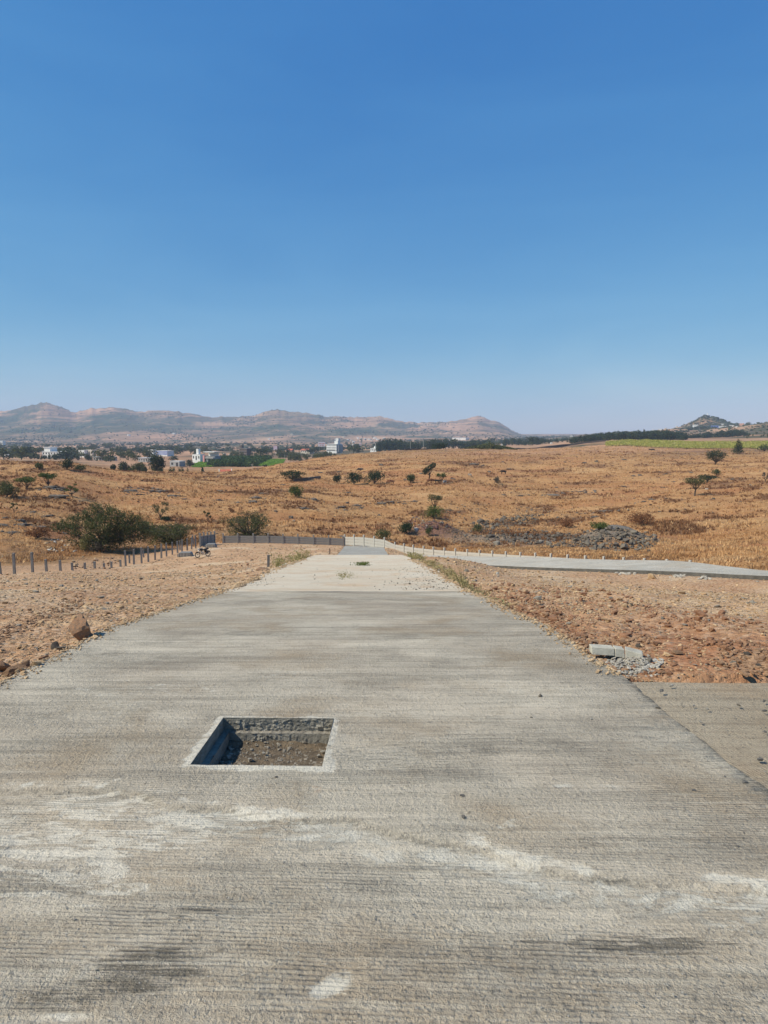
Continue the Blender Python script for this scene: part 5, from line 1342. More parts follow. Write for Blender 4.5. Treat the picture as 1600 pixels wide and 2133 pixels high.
plant('tree', 55, 958, 38, 29, 'round', LEAF_DARK, 'large dark tree left of the white village house', 3000, .6, cat='tree', Y=640)
plant('tree', 72, 962, 28, 19, 'round', LEAF_ACACIA, 'paler tree in front of the large dark one by the white house', 1500, .6, cat='tree', Y=610)
plant('bush', 422, 986, 9, 14, 'cone', LEAF_DARK, 'small dark conifer left of the red roofed shed', 500, .25, Y=330)
plant('bush', 553, 974, 11, 7, 'bush', LEAF_DARK, 'dark bush at the lower edge of the bright green crop', 400, .3, Y=440)

# dry grass
def tufts(name, X, Y, hgt, wid, mat, nb=5, label=None, zoff=0, lean=.5):
    n = len(X); Z = H(X, Y) + zoff
    Vs = []; 
    for b in range(nb):
        a = rng.uniform(0, 6.28, n); l = rng.uniform(.1, lean, n); h = hgt*rng.uniform(.6, 1.15, n)
        bx = X + np.cos(a)*wid*rng.uniform(0, .6, n); by = Y + np.sin(a)*wid*rng.uniform(0, .6, n)
        pa = a + rng.uniform(-1, 1, n)+1.57; w2 = wid*rng.uniform(.12, .28, n)
        v0 = np.stack([bx-np.cos(pa)*w2, by-np.sin(pa)*w2, Z-.03], -1); v1 = np.stack([bx+np.cos(pa)*w2, by+np.sin(pa)*w2, Z-.03], -1)
        v2 = np.stack([bx+np.cos(a)*l*h, by+np.sin(a)*l*h, Z+h], -1)
        Vs.append(np.stack([v0, v1, v2], 1))
    V = np.stack(Vs, 1).reshape(-1, 3)
    me = mesh_np(name, V, np.arange(len(V)).reshape(-1, 3), False)
    return tag(link(name, me, mat), label, None, None, 'stuff')
n = 120000
yy = 52*np.exp(rng.random(n)**.9*math.log(400/52)); xx = rng.uniform(-.64, .64, n)*yy
out = -fence_side(xx, yy)
tr_ = (np.interp(yy, [0, 48, 52.3, 88.5], [-38, -31, -28.3, -22.0]) - xx < 10) & (xx < -10) & (yy < 84)
ok = (out > .8) & ~tr_ & (rng.random(n) < (.3 + .9*sstep(-.35, .3, fbm(xx/9, yy/6, 4)))*(1-.85*sstep(.08, .3, fbm(xx/9, yy/7+30, 5, .6)))) 
c1, c2 = at(1282, 1130, 88), at(905, 1098, 106)
c3 = at(1070, 1105, 101)
ok &= ~((((xx-c1.x)/6)**2 + ((yy-c1.y)/5)**2) < 1) & ~(((((xx-c3.x)/10.5)**2 + ((yy-c3.y)/8)**2) < 1) & (rng.random(n) < .8))
xx, yy = xx[ok], yy[ok]
hg = .16 + .28*sstep(-.2, .6, fbm(xx/7+50, yy/5, 3)) + .0004*yy
tufts('dry_grass', xx, yy, hg, .16+.0012*yy, LEAF_GRASS, 4, 'dry golden grass covering the slopes beyond the fences', lean=.9)
n = 42000; yy = 92*np.exp(rng.random(n)**.9*math.log(330/92)); xx = rng.uniform(-.64, .64, n)*yy
ok = (fence_side(xx, yy) < -3) & (rng.random(n) < .04 + sstep(.05, .40, fbm(xx/9, yy/7+30, 5, .6))) & ~((((xx-c1.x)/6)**2 + ((yy-c1.y)/5)**2) < 1)
xx, yy = xx[ok], yy[ok]; tufts('rusty_tussocks', xx, yy, .25+.35*rng.random(len(xx)), .3+.001*yy, LEAF_RUST, 7, 'rusty brown tussocks mottling the dry slopes', lean=.8)
n = 6500; t = rng.random(n); yy = 89 - 44*t; xx = np.interp(-yy, [-89.5, -83, -50, -30], [-5.35, 1.35, 22.9, 36]) + 1.0 + 16*rng.random(n)**1.4
tufts('tall_dry_grass', xx, yy + .5, .16+.42*rng.random(n)*sstep(-.3, .5, fbm(xx/3, yy/3, 3)), .28, LEAF_GRASS, 6, 'taller straw grass growing right behind the pale fence', lean=.7)
LEAF_STRAWY = leafmat('strawy_weeds', (.50, .40, .20), (.30, .27, .12), (.55, .38, .20))
# weeds along the road
def weed_strip(name, px, n, hmin, hmax, label, spreadpx=8, mat=LEAF_WEED):
    pts = []
    for _ in range(n):
        t = random.random()*(len(px)-1); i = int(t); f = t-i
        x = px[i][0]*(1-f)+px[i+1][0]*f + random.gauss(0, spreadpx); y = px[i][1]*(1-f)+px[i+1][1]*f + random.gauss(0, spreadpx*.25)
        pts.append((x, y))
    P = hitv([q[0] for q in pts], [q[1] for q in pts]); ok = dist_road(P[:, 0], P[:, 1]) > .0; P = P[ok]
    hh = rng.uniform(hmin, hmax, len(P))
    k = rng.integers(0, len(P), len(P)*16)
    Q = P[k] + rng.normal(size=(len(k), 3))*np.array([.06, .06, 0]); Q[:, 2] += rng.random(len(k))*hh[k]
    V, Fc = leaves(Q, .012+.0008*Q[:, 1], rng)
    return tag(link(name, mesh_np(name, V, Fc), mat), label, None, None, 'stuff')
weed_strip('weeds', [(655,1163),(625,1168),(608,1176)], 130, .2, .5, 'tall yellow weeds along the left edge of the pale road section', 7)
weed_strip('weeds', [(592,1178),(570,1186)], 45, .2, .55, 'leafy weeds beside the marker post', 6)
weed_strip('weeds', [(888,1172),(915,1186),(940,1205),(965,1222),(1000,1246),(1040,1268)], 300, .04, .13, 'low dry straggling weeds along the right edge of the road', 9, LEAF_STRAWY)
weed_strip('weeds', [(850,1160),(865,1164),(880,1168)], 60, .1, .35, 'weeds at the corner where the side road starts', 6)
weed_strip('weeds', [(735,1178),(770,1179)], 0+26, .04, .12, 'low green sprigs growing on the pale road section', 4, LEAF_GREEN)
# those stand on the concrete
P = np.array([tuple(rhit(random.gauss(755, 8), random.gauss(1178, .7))) for _ in range(300)]); P[:, 2] += rng.random(300)*.12
V, Fc = leaves(P, .03, rng); tag(link('sprig', mesh_np('sprig', V, Fc), LEAF_GREEN), 'small green sprigs growing from a crack in the pale road section', None, None, 'stuff')
P = np.array([tuple(rhit(random.gauss(717, 9), random.gauss(1199, 4))) for _ in range(500)]); P = P[:220]; P[:, 2] += .012+rng.random(220)*.02
V, Fc = leaves(P, .02, rng); tag(link('dry_straw', mesh_np('dry_straw', V, Fc), LEAF_WEED), 'patch of dry brown straw lying on the pale road section', None, None, 'stuff')
for (x, y, lb) in ((965,1232,'thin dry stalk rising from the weeds at the right road edge'),):
    p = hit(x, y); m = MB()
    for k_ in range(9):
        a = random.uniform(-.6, .6); m.tube([(0, 0, 0), (a*.3, random.uniform(-.1, .1), .35), (a*.7, random.uniform(-.2, .2), random.uniform(.5, .8))], [.006, .004, .002], 3, False)
    o = m.obj('dry_stalk', LEAF_WEED); o.location = p; tag(o, lb, 'weed')

# ------------------------------------------------------------------ CROPS
def field_sheet(name, x0, x1, Y0, Y1, mat, skew=0, nx=50, ny=30, off=.25):
    U, V_ = np.meshgrid(np.linspace(0, 1, nx), np.linspace(0, 1, ny))
    Yg = Y0 + (Y1-Y0)*V_; X = uu(x0 + (x1-x0)*U + skew*V_)*Yg
    Z = H(X, Yg) + off
    o = link(name, mesh_np(name, np.stack([X, Yg, Z], -1).reshape(-1, 3), quadfaces(ny, nx), True), mat); tag(o, kind='structure')
def crop(name, x0, x1, Y0, Y1, n, h, leaf, mat, label, skew=0, k=6):
    a, b = rng.random(n), rng.random(n); Y = Y0+(Y1-Y0)*b; X = uu(x0+(x1-x0)*a+skew*b)*Y; Z = H(X, Y)+.2
    P = np.stack([X, Y, Z], -1)[np.repeat(np.arange(n), k)]; P += rng.normal(size=P.shape)*np.array([leaf*.7, leaf*.7, 0]); P[:, 2] += rng.random(len(P))*h
    V, Fc = leaves(P, leaf, rng, aspect=.35)
    return tag(link(name, mesh_np(name, V, Fc), mat), label, None, None, 'stuff')
G1 = plain('green_field_soil', (.16, .22, .05), (.11, .15, .04), .3); G2 = plain('plantation_soil', (.06, .07, .03), (.04, .05, .025), .3); G3 = plain('millet_soil', (.42, .36, .12), (.48, .36, .16), .2)
field_sheet('green_field', 398, 440, 462, 560, G1, 14); crop('green_crop', 398, 440, 462, 560, 2500, .8, .5, LEAF_CROP, 'bright green crop left of the banana plantation', 14, 4)
field_sheet('plantation_field', 432, 536, 468, 660, G2, 30); crop('banana_plants', 432, 536, 468, 660, 1800, 3.4, 1.1, LEAF_BANANA, 'dark green banana plantation in the valley', 30, 9)
field_sheet('green_field', 520, 586, 478, 640, G1, 8); crop('green_crop', 520, 586, 478, 640, 4000, .8, .5, LEAF_CROP, 'bright green crop right of the banana plantation', 8, 4)
field_sheet('millet_field', 1262, 1700, 394, 446, G3, 0, 120, 16); crop('millet_crop', 1262, 1700, 392, 448, 8000, 1.1, .40, LEAF_MILLET, 'yellow green millet standing along the crest of the field', 0, 5)
# low thicket on the crest
n = 9000; x = rng.uniform(968, 1078, n); Y = rng.uniform(385, 425, n) ; X = uu(x)*Y; tap = np.clip(1-np.abs((x-1020)/56), 0, 1)
P = np.stack([X, Y, H(X, Y) + rng.random(n)*3.2*tap**.7], -1); V, Fc = leaves(P, .45, rng)
tag(link('thicket', mesh_np('thicket', V, Fc), LEAF_ACACIA), 'low green thicket in the dip of the field crest', None, None, 'stuff')

# ------------------------------------------------------------------ WALLS IN THE FIELD
def low_wall(name, pts, hgt, th, mat, label, cat='wall'):
    P = [hit(x, y, None, 60) if len(q) == 0 else at(x, y, q[0]) for x, y, *q in pts]
    P = [Vector((p.x, p.y, ground_at(p.x, p.y))) for p in P]
    n = 26; V = []; r = random.Random(3)
    cum = [0]
    for a, b in zip(P, P[1:]): cum.append(cum[-1]+(b-a).length)
    m = MB(); m_r = []
    for i in range(n):
        s = cum[-1]*i/(n-1); j = max(k for k in range(len(cum)) if cum[k] <= s+1e-6); j = min(j, len(P)-2)
        f = (s-cum[j])/(cum[j+1]-cum[j]); p = P[j].lerp(P[j+1], f); d = (P[j+1]-P[j]).normalized(); nrm = Vector((-d.y, d.x, 0))*th/2
        hh = hgt*r.uniform(.85, 1.1); z0 = Vector((0, 0, -.4))
        m_r.append([p-nrm+z0, p+nrm+z0, p+nrm*.8+Vector((0, 0, hh)), p-nrm*.8+Vector((0, 0, hh))])
    for q in m_r: m.v += [tuple(v) for v in q]
    for i in range(n-1):
        for k in range(4): m.f.append((i*4+k, i*4+(k+1) % 4, i*4+4+(k+1) % 4, i*4+4+k))
    m.f.append((0, 1, 2, 3)); m.f.append((4*n-1, 4*n-2, 4*n-3, 4*n-4))
    o = m.obj(name, mat); tag(o, label, cat); return o
low_wall('low_wall', [(612,1003),(640,1001),(667,997)], .9, .6, MAT_BASALT, 'low dark stone wall beside the flat thorn bush on the slope')
low_wall('field_wall', [(843,940,392),(870,936,400),(903,935,408)], .9, .8, MAT_BASALT, 'dark field wall along the crest left of the round tree')
low_wall('field_wall', [(1005,936,430),(1100,930,520),(1180,927,560),(1262,927,560)], 1.8, 1.0, MAT_BASALT, 'long dark field wall running along the crest below the wood')

# ------------------------------------------------------------------ CATTLE
HIDE = {'brown': plain('brown_hide', (.22, .09, .04), (.16, .07, .035), 3), 'black': plain('black_hide', (.02, .018, .016), (.03, .025, .02), 3), 'pied': plain('pied_hide', (.03, .025, .02), (.7, .66, .6), 1.2)}
def cow_template(mat):
    pts = [((0,0,1.05),.34),((.55,0,1.08),.33),((-.6,0,1.08),.32),((.85,0,1.15),.22),((1.12,0,1.0),.15),((1.38,0,.72),.10),
           ((.60,.2,.62),.10),((.60,.22,.05),.05),((.60,-.2,.62),.10),((.60,-.22,.05),.05),((-.62,.2,.68),.13),((-.70,.22,.40),.07),((-.66,.22,.05),.05),((-.62,-.2,.68),.13),((-.70,-.22,.40),.07),((-.66,-.22,.05),.05),((-.92,0,1.1),.05),((-1.0,0,.6),.02),((1.12,.2,1.14),.03),((1.12,-.2,1.14),.03)]
    ed = [(0,1),(0,2),(1,3),(3,4),(4,5),(1,6),(6,7),(1,8),(8,9),(2,10),(10,11),(11,12),(2,13),(13,14),(14,15),(2,16),(16,17),(4,18),(4,19)]
    me = bpy.data.meshes.new('cow'); me.from_pydata([p for p, r in pts], ed, []); 
    o = bpy.data.objects.new('cow', me); COL.objects.link(o); me.materials.append(mat)
    md = o.modifiers.new('skin', 'SKIN'); md.use_smooth_shade = True
    for i, (p, r) in enumerate(pts): me.skin_vertices[0].data[i].radius = (r, r)
    me.skin_vertices[0].data[0].use_root = True
    o.modifiers.new('sub', 'SUBSURF').levels = 1
    return o
for (x, y, mk_, yaw, sc__, lb) in [(895,1007,'brown',0,1.0,'brown cow grazing below the leaning thorn tree'),(815,1009,'brown',3.1,1.0,'brown cow lying low right of the three bushes'),(911,1007,'black',3.0,.8,'black cow between the leaning tree and the yellow green bush'),(926,1008,'pied',.8,.75,'black and white calf beside the yellow green bush'),(979,993,'pied',2.2,.75,'black and white cow alone in the open field'),(1049,988,'black',3.2,1.0,'black cow grazing farthest right in the open field')]:
    p = hit(x, y, None, 60); o = cow_template(HIDE[mk_]); o.location = p; o.rotation_euler = (0, 0, yaw); o.scale = (sc__,)*3; tag(o, lb, 'cow', 'cattle grazing on the slope')

# ------------------------------------------------------------------ BUILDINGS
WHITE = plain('white_wall', (.78, .77, .74), (.66, .65, .62), .3, .85); CREAMW = plain('cream_wall', (.62, .55, .45), (.5, .44, .36), .3, .85)
GREYW = plain('grey_wall', (.38, .37, .36), (.28, .27, .26), .3, .85); DARKBR = plain('dark_brick', (.17, .12, .10), (.11, .09, .08), .5, .9)
REDR = plain('red_roof', (.55, .16, .09), (.42, .12, .07), .5, .8); PINK = plain('pink_wall', (.72, .36, .33), (.6, .28, .26), .5, .8)
BLUEP = plain('blue_paint', (.10, .18, .50), (.08, .14, .4), .5, .7); WIN = plain('window_glass', (.03, .035, .04), (.05, .05, .05), 1, .2, spec=.5)
TINR = plain('tin_roof', (.55, .57, .58), (.4, .42, .43), .5, .5); SALMON = plain('salmon_wall', (.66, .40, .30), (.55, .33, .25), .5, .85)
def _unit(name, taper=1.0):
    m = MB(); m.box((0, 0, 0), (1, 1, 1), taper=taper); return m.mesh(name)
_um = {}
def ubox(name, mat, parent, c, d, rz=0):
    key = (name, mat.name)
    if key not in _um: me = _unit(name); me.materials.append(mat); _um[key] = me
    o = link(name, _um[key], None, parent); o.location = c; o.scale = d; o.rotation_euler = (0, 0, rz); return o
def building(name, x0, x1, yt, yb, Y, mat, label, storeys=1, cols=3, roof='flat', roofmat=None, yaw=-.5, depth=None, extra=None, cat='building', winmat=None, group=None, win=True):
    xc = (x0+x1)/2; X_ = uu(xc)*Y; W = (x1-x0)*PX(Y); g = ground_at(X_, Y); zt = EYE + Y*tz(yt); zb = EYE + Y*tz(yb)
    base = min(g, zb) - .5; Hh = zt - zb; D = depth or W*.6
    r = empty(name, (X_, Y, zb), yaw, label, cat, group)
    m = MB(); m.box((0, D/2, (Hh + (base-zb))/2), (W, D, Hh-(base-zb))); m.obj('wall', mat, r)
    if roof == 'flat':
        ubox('roof', roofmat or mat, r, (0, D/2, Hh+.12), (W*1.04, D*1.06, .24))
    elif roof == 'gable':
        m = MB(); rh = W*.18 if W < 9 else Hh*.5
        m.prism([(-W*.54, 0), (W*.54, 0), (W*.5, .2), (0, rh), (-W*.5, .2)], -.3, D+.3); o = m.obj('roof', roofmat or REDR, r); o.location = (0, 0, Hh+.01)
    elif roof == 'shed':
        m = MB(); rh = Hh*.6; n_ = 0
        m.v = [(-W*.54,-.5,0),(W*.54,-.5,0),(W*.54,D/2,rh),(-W*.54,D/2,rh),(-W*.54,D+.5,0),(W*.54,D+.5,0)]; m.f = [(0,1,2,3),(3,2,5,4),(0,3,4),(1,5,2),(0,4,5,1)]
        o = m.obj('roof', roofmat or REDR, r); o.location = (0, 0, Hh+.01)
    if win:
        sh = Hh/storeys
        for s in range(storeys):
            for c in range(cols):
                xx_ = -W/2 + W*(c+.5)/cols
                isdoor = (s == 0 and c == cols//2 and storeys < 3)
                ubox('door' if isdoor else 'window', winmat or WIN, r, (xx_, -.02, s*sh + sh*(.42 if isdoor else .55)), (W/cols*.42, .12, sh*(.7 if isdoor else .42)))
    return r, W, Hh, D
b, W, Hh, D = building('white_house', 82, 126, 941, 957, 640, WHITE, 'two storey white village house right of the large dark tree', 2, 6, yaw=-.35)
ubox('upper_block', WHITE, b, (-W*.28, D*.5, Hh+2.0), (W*.36, D*.7, 3.6)); ubox('parapet', WHITE, b, (-W*.28, D*.5, Hh+4.1), (W*.42, D*.8, .5))
building('village_house', 132, 150, 939, 950, 700, WHITE, 'low white house behind the trees right of the white house', 1, 3)
building('village_house', 160, 178, 938, 951, 720, WHITE, 'white roofed house with trees before it, left of the tan one', 1, 3)
b, W, Hh, D = building('village_house', 178, 194, 937, 950, 720, CREAMW, 'tan walled house with a white end pier, in the left village', 1, 3); ubox('end_pier', WHITE, b, (-W*.45, -.5, Hh*.5), (W*.14, 1, Hh))
building('long_shed', 186, 228, 952, 961, 600, GREYW, 'long dark shed with a pale roof edge in the left village', 1, 5, roofmat=TINR)
building('white_hut', 0, 17, 947, 955, 700, WHITE, 'white building at the left picture edge behind the slope', 1, 4)
building('white_hut', -2, 8, 918, 923, 1800, WHITE, 'small white house on the far hillside at the left edge', 1, 2)
building('white_hut', 165, 176, 930, 934, 1500, WHITE, 'small pale house alone on the far plain above the left village', 1, 2)
b, W, Hh, D = building('blue_striped_building', 322, 352, 939, 948, 780, WHITE, 'white building with blue vertical stripes behind the big dark tree', 1, 1, win=False)
for k_ in range(9): ubox('blue_stripe', BLUEP, b, (-W*.45+W*.9*k_/8, -.05, Hh*.5), (W*.06, .15, Hh*.95))
b, W, Hh, D = building('white_tower', 312, 320, 937, 956, 740, WHITE, 'narrow white stair tower left of the blue striped building', 3, 1, depth=4); ubox('canopy', WHITE, b, (-W*1.0, D*.5, Hh*.95), (W*1.2, 3, .4)); ubox('annex', WHITE, b, (W*.7, D*.5, Hh*.25), (W*.9, 4, Hh*.5))
building('long_shed', 282, 316, 954, 962, 560, GREYW, 'long low grey shed left behind the big dark tree', 1, 5, roofmat=TINR)
b, W, Hh, D = building('roadside_shed', 349, 376, 961, 972, 480, GREYW, 'grey shed under a flat white roof right of the big dark tree', 1, 2, roofmat=WHITE); 
b, W, Hh, D = building('white_house', 397, 419, 947, 959, 560, WHITE, 'white house with a tall water tower, left of the pink pillared house', 1, 3); ubox('water_tower', WHITE, b, (-W*.05, D*.6, Hh+2.0), (2.4, 2.4, 5.2))
b, W, Hh, D = building('modern_house', 420, 450, 951, 962, 540, GREYW, 'modern house with a big flat canopy and a pink pillar beside the crop', 1, 3); ubox('canopy', WHITE, b, (0, D*.4, Hh+3.6), (W*1.0, D, .5)); ubox('pillar', PINK, b, (-W*.42, -.6, Hh*.6), (1.6, 1.2, Hh*1.25)); ubox('balcony', GREYW, b, (W*.12, -.8, Hh*.75), (W*.75, 1.8, 1.0)); ubox('upper_wall', WHITE, b, (-.02*W, D*.8, Hh+1.6), (W*.9, .4, 3.2)); ubox('eave', WHITE, b, (W*.55, -.3, Hh*.25), (W*.5, 3, .35))
b, W, Hh, D = building('brick_block', 496, 516, 934, 951, 760, DARKBR, 'unfinished dark brick block with a taller stair tower at its left', 3, 4, roofmat=GREYW); ubox('stair_tower', DARKBR, b, (-W*.38, D*.4, Hh+1.6), (W*.28, 4, 3.4))
for k_ in range(1, 3): ubox('floor_slab', GREYW, b, (0, -.1, Hh*k_/3), (W*1.03, .5, .3))
building('red_roof_house', 596, 609, 938, 943, 900, SALMON, 'small house with a red hipped roof left of the wider one', 1, 3, 'shed')
building('red_roof_house', 624, 648, 938, 943, 920, CREAMW, 'wider house with a long red roof left of the white hotel block', 1, 5, 'shed')
b, W, Hh, D = building('white_block', 678, 703, 925, 941, 900, WHITE, 'white three storey building, largest in the valley', 3, 8, depth=14, yaw=-.5); ubox('stair_tower', WHITE, b, (W*.36, D*.4, Hh+2.2), (W*.34, 6, 4.4)); ubox('tank_house', WHITE, b, (W*.44, D*.4, Hh+6), (W*.2, 4, 3.6)); ubox('ground_band', WIN, b, (-W*.05, -.1, Hh*.12+1.1), (W*.75, .3, .9)); ubox('side_bay', GREYW, b, (W*.56, D*.5, Hh*.45), (W*.16, D*.8, Hh*.9))
b, W, Hh, D = building('white_shrine', 770, 789, 934, 941, 860, WHITE, 'low white shrine with a small pointed dome on the valley edge', 1, 5)
m = MB(); m.tube([(0, D*.5, Hh), (0, D*.5, Hh+1.5), (0, D*.5, Hh+2.6), (0, D*.5, Hh+4.6)], [2.4, 2.2, 1.0, .1], 10); m.obj('dome', WHITE, b, True)
building('white_hut', 1018, 1031, 925, 929, 1150, BLUEP, 'small pale blue shed below the tail of the hills', 1, 3, roofmat=TINR)
building('white_hut', 941, 971, 911, 913.2, 2300, WHITE, 'long white shed at the foot of the conical hill', 1, 8)
building('white_hut', 1262, 1271, 903, 909, 1290, WHITE, 'white house on the rise above the right wood', 2, 2)
building('white_hut', 1370, 1377, 894, 898, 1480, WHITE, 'small white house on the ridge left of the shrine hill', 1, 2)
building('white_hut', 1187, 1192, 908, 912, 1400, WHITE, 'small white house peeking over the trees left of the rise', 1, 2)
building('white_hut', 1441, 1451, 884.5, 887, 1640, WHITE, 'long white building on the left flank of the shrine hill', 1, 4)
building('blue_shed', 1480, 1494, 886.5, 891, 1560, BLUEP, 'blue shed at the foot of the shrine hill', 1, 3, roofmat=TINR)
building('white_hut', 1496, 1511, 887.5, 891.5, 1540, WHITE, 'white buildings right of the blue shed under the shrine hill', 1, 6)
building('white_hut', 1517, 1527, 886, 889.5, 1400, WHITE, 'white house on the saddle right of the shrine hill', 1, 3)
building('salmon_house', 1538, 1547, 882, 889, 1330, SALMON, 'salmon coloured house at the left end of the brown ridge', 2, 3)
p = at(1474, 867, 1722); g = ground_at(p.x, 1722)
sh = empty('hilltop_shrine', (p.x, 1722, g-.3), 0, 'tiny white shrine with a pointed spire on top of the conical hill', 'shrine')
ubox('base', WHITE, sh, (0, 0, 1.2), (6, 5, 2.6)); m = MB(); m.tube([(0,0,2.5),(0,0,4),(0,0,7.2)], [1.7, 1.2, .1], 8); m.obj('spire', WHITE, sh, True)
# red roofed pump house
p = at(470, 990, 300); g = ground_at(p.x, 300)
ph = empty('pump_house', (p.x, 300, EYE+300*tz(991)), .25, 'small cream shed with a sloping orange red roof on the valley edge', 'shed')
kq = PX(300)
m = MB(); W = 24*kq; Hs = 8*kq; m.box((0, 1.6, Hs/2-1), (W, 3.0, Hs+2)); m.obj('wall', CREAMW, ph)
m = MB(); m.v = [(-W*.52,-.5,Hs*.55),(W*.52,-.5,Hs*.55),(W*.52,3.6,Hs*1.55),(-W*.52,3.6,Hs*1.55),(-W*.52,-.5,Hs*.45),(W*.52,-.5,Hs*.45),(W*.52,3.6,Hs*1.45),(-W*.52,3.6,Hs*1.45)]; m.f = [(0,1,2,3),(7,6,5,4),(0,4,5,1),(1,5,6,2),(2,6,7,3),(3,7,4,0)]; m.obj('roof', REDR, ph)
for s in (-1, 1):
    m = MB(); m.v = [(s*W*.52-.15*s,-.5,-1),(s*W*.52+.25*s,-.5,-1),(s*W*.52+.25*s,3.6,-1),(s*W*.52-.15*s,3.6,-1),(s*W*.52-.15*s,-.5,Hs*.62),(s*W*.52+.25*s,-.5,Hs*.62),(s*W*.52+.25*s,3.6,Hs*1.7),(s*W*.52-.15*s,3.6,Hs*1.7)]
    m.f = [(3,2,1,0),(4,5,6,7),(0,1,5,4),(1,2,6,5),(2,3,7,6),(3,0,4,7)]; m.obj('gable_wall', CREAMW, ph)
# billboards
def billboard(x0, x1, y0, y1, yb, Y, mat, label, lines=None, dark=0):
    p = at((x0+x1)/2, yb, Y); g = ground_at(p.x, Y); r = empty('billboard', (p.x, Y, g), 0, label, 'billboard')
    W = (x1-x0)*PX(Y); z0 = EYE+Y*tz(y1)-g; z1 = EYE+Y*tz(y0)-g
    ubox('board', mat, r, (0, 0, (z0+z1)/2), (W, .3, z1-z0))
    for s in (-.35, .35): m = MB(); m.tube([(s*W, .3, -1), (s*W, .3, z1-.3)], .18, 6); m.obj('leg', GREYW, r)
    if lines:
        for (a, b_, c, hh) in lines: ubox('lettering', lines_mat, r, ((a+b_)/2*W, -.17, z0+(z1-z0)*c), ((b_-a)*W, .06, hh*(z1-z0)))
    if dark: ubox('dark_panel', WIN, r, (W*.62, .4, (z0+z1)/2), (W*.35, .2, (z1-z0)*.95))
lines_mat = plain('red_lettering', (.62, .08, .07), (.5, .06, .05), 1)
PINKB = plain('pink_board', (.75, .30, .42), (.82, .66, .70), .25); PALEB = plain('pale_board', (.80, .70, .70), (.82, .74, .74), .3)
billboard(663, 677.5, 921, 930, 942, 880, PALEB, 'white billboard with red lettering left of the white block', [(-.42,-.02,.66,.13),(.03,.42,.66,.13),(-.3,-.08,.30,.13),(.0,.30,.30,.13)])
billboard(570, 578, 929, 937.5, 946, 860, PINKB, 'bright pink and white billboard in the middle of the valley', None, 1)
billboard(749, 753, 923, 931, 941, 900, PALEB, 'narrow tall white sign right of the white block', [(-.3,.3,.7,.16)])
# poles
def pole(x, yt, yb, Y, label):
    p = at(x, yb, Y); g = ground_at(p.x, Y); z1 = EYE+Y*tz(yt)-g
    m = MB(); m.tube([(0,0,-.5),(0,0,z1)], [.2,.14], 6); m.box((0,0,z1-.6),(1.8,.14,.14)); o = m.obj('utility_pole', MAT_PALESTONE); o.location = (p.x, Y, g); tag(o, label, 'pole')
pole(593.5, 947, 962, 620, 'pale utility pole behind the right bright green crop')
pole(525.5, 966, 976, 430, 'short pale pole at the lower edge of the banana plantation')
pole(855, 919, 935, 700, 'pale utility pole left of the round crest tree, left one')
pole(882, 917, 935, 700, 'pale utility pole just left of the round crest tree')
pole(1456, 891, 905, 1100, 'pale pole on the brown strip before the shrine hill')
# hamlet at the foot of the hills
hm = [(745,912),(752,913),(760,914),(724,916),(731,917),(736,920),(768,915),(774,917),(780,912),(786,915),(728,927),(735,926),(700,915),(716,910),(800,913),(268,906),(350,912),(362,903),(560,914),(608,905),(925,917),(1046,926),(1085,921),(1110,922),(1148,923),(1385,893),(1360,896),(1408,889),(1434,887),(1502,884),(1532,889),(1240,907),(466,946),(478,948),(500,946),(140,934),(355,946),(575,945)]
for i, (x, y) in enumerate(hm):
    Yh = hitfar(x, y+1.8)
    if Yh is None: continue
    wv = random.uniform(3.5, 6.5); X_ = uu(x)*Yh; g = ground_at(X_, Yh); me_key = i % 3
    o, *_ = building('hamlet_house', x-wv/2, x+wv/2, y-1.2, y+1.6, Yh, [WHITE, CREAMW, WHITE][me_key], 'tiny pale house in the distant hamlets below the hills', 1, 2, group='distant hamlet houses')

# ------------------------------------------------------------------ TREES OF THE VALLEY AND WOODS
def tree_template(seed, W, Hh, n, leaf, mat, style):
    r = np.random.default_rng(seed); L = plant_lobes(style, W, Hh, random.Random(seed)); P = crown_points(L, n, r, jag=.35); V, Fc = leaves(P, leaf, r)
    return V, Fc
TT = []
for s in range(8):
    V, Fc = tree_template(900+s, 1.0, 1.0, 330, .075, None, ['round', 'round', 'bush', 'cone', 'round', 'umbrella', 'round', 'v'][s])
    m = MB(); m.tube([(0,0,-.15),(0,0,.5)], [.03,.02], 5); tv = np.array(m.v); tf = np.array([f for f in m.f if len(f) == 4]); V = np.vstack([V, tv]); Fc = np.vstack([Fc, tf + (len(V)-len(tv))])
    TT.append((V, Fc))
TM = []
for i, (V, Fc) in enumerate(TT):
    for mat in (LEAF_DARK, LEAF_ACACIA):
        me = mesh_np('valley_tree', V, Fc); me.materials.append(mat); TM.append(me)
def vtree(X_, Y_, W, Hh, name='valley_tree', label='dark tree dotted between the houses and fields of the valley', group='trees dotted through the valley'):
    o = link(name, random.choice(TM)); o.location = (X_, Y_, ground_at(X_, Y_)-.3); o.scale = (W, W, Hh); o.rotation_euler = (0, 0, random.uniform(0, 6.28)); tag(o, label, 'tree', group)
rt = random.Random(4); cnt = 0
while cnt < 230:
    x = rt.uniform(-20, 1120); Yq = 560*math.exp(rt.random()*math.log(1500/560)); 
    if 395 < x < 600 and Yq < 700: continue
    if x > 620 and Yq < 750: continue
    X_ = uu(x)*Yq
    if any(abs(x-bx) < bw for bx, bw in ((104,24),(690,22),(670,10),(574,6),(506,11),(435,17),(780,14),(337,18))) and Yq < 860: continue
    s = rt.uniform(5, 13); cnt += 1
    vtree(X_, Yq, s*rt.uniform(1, 1.5), s)
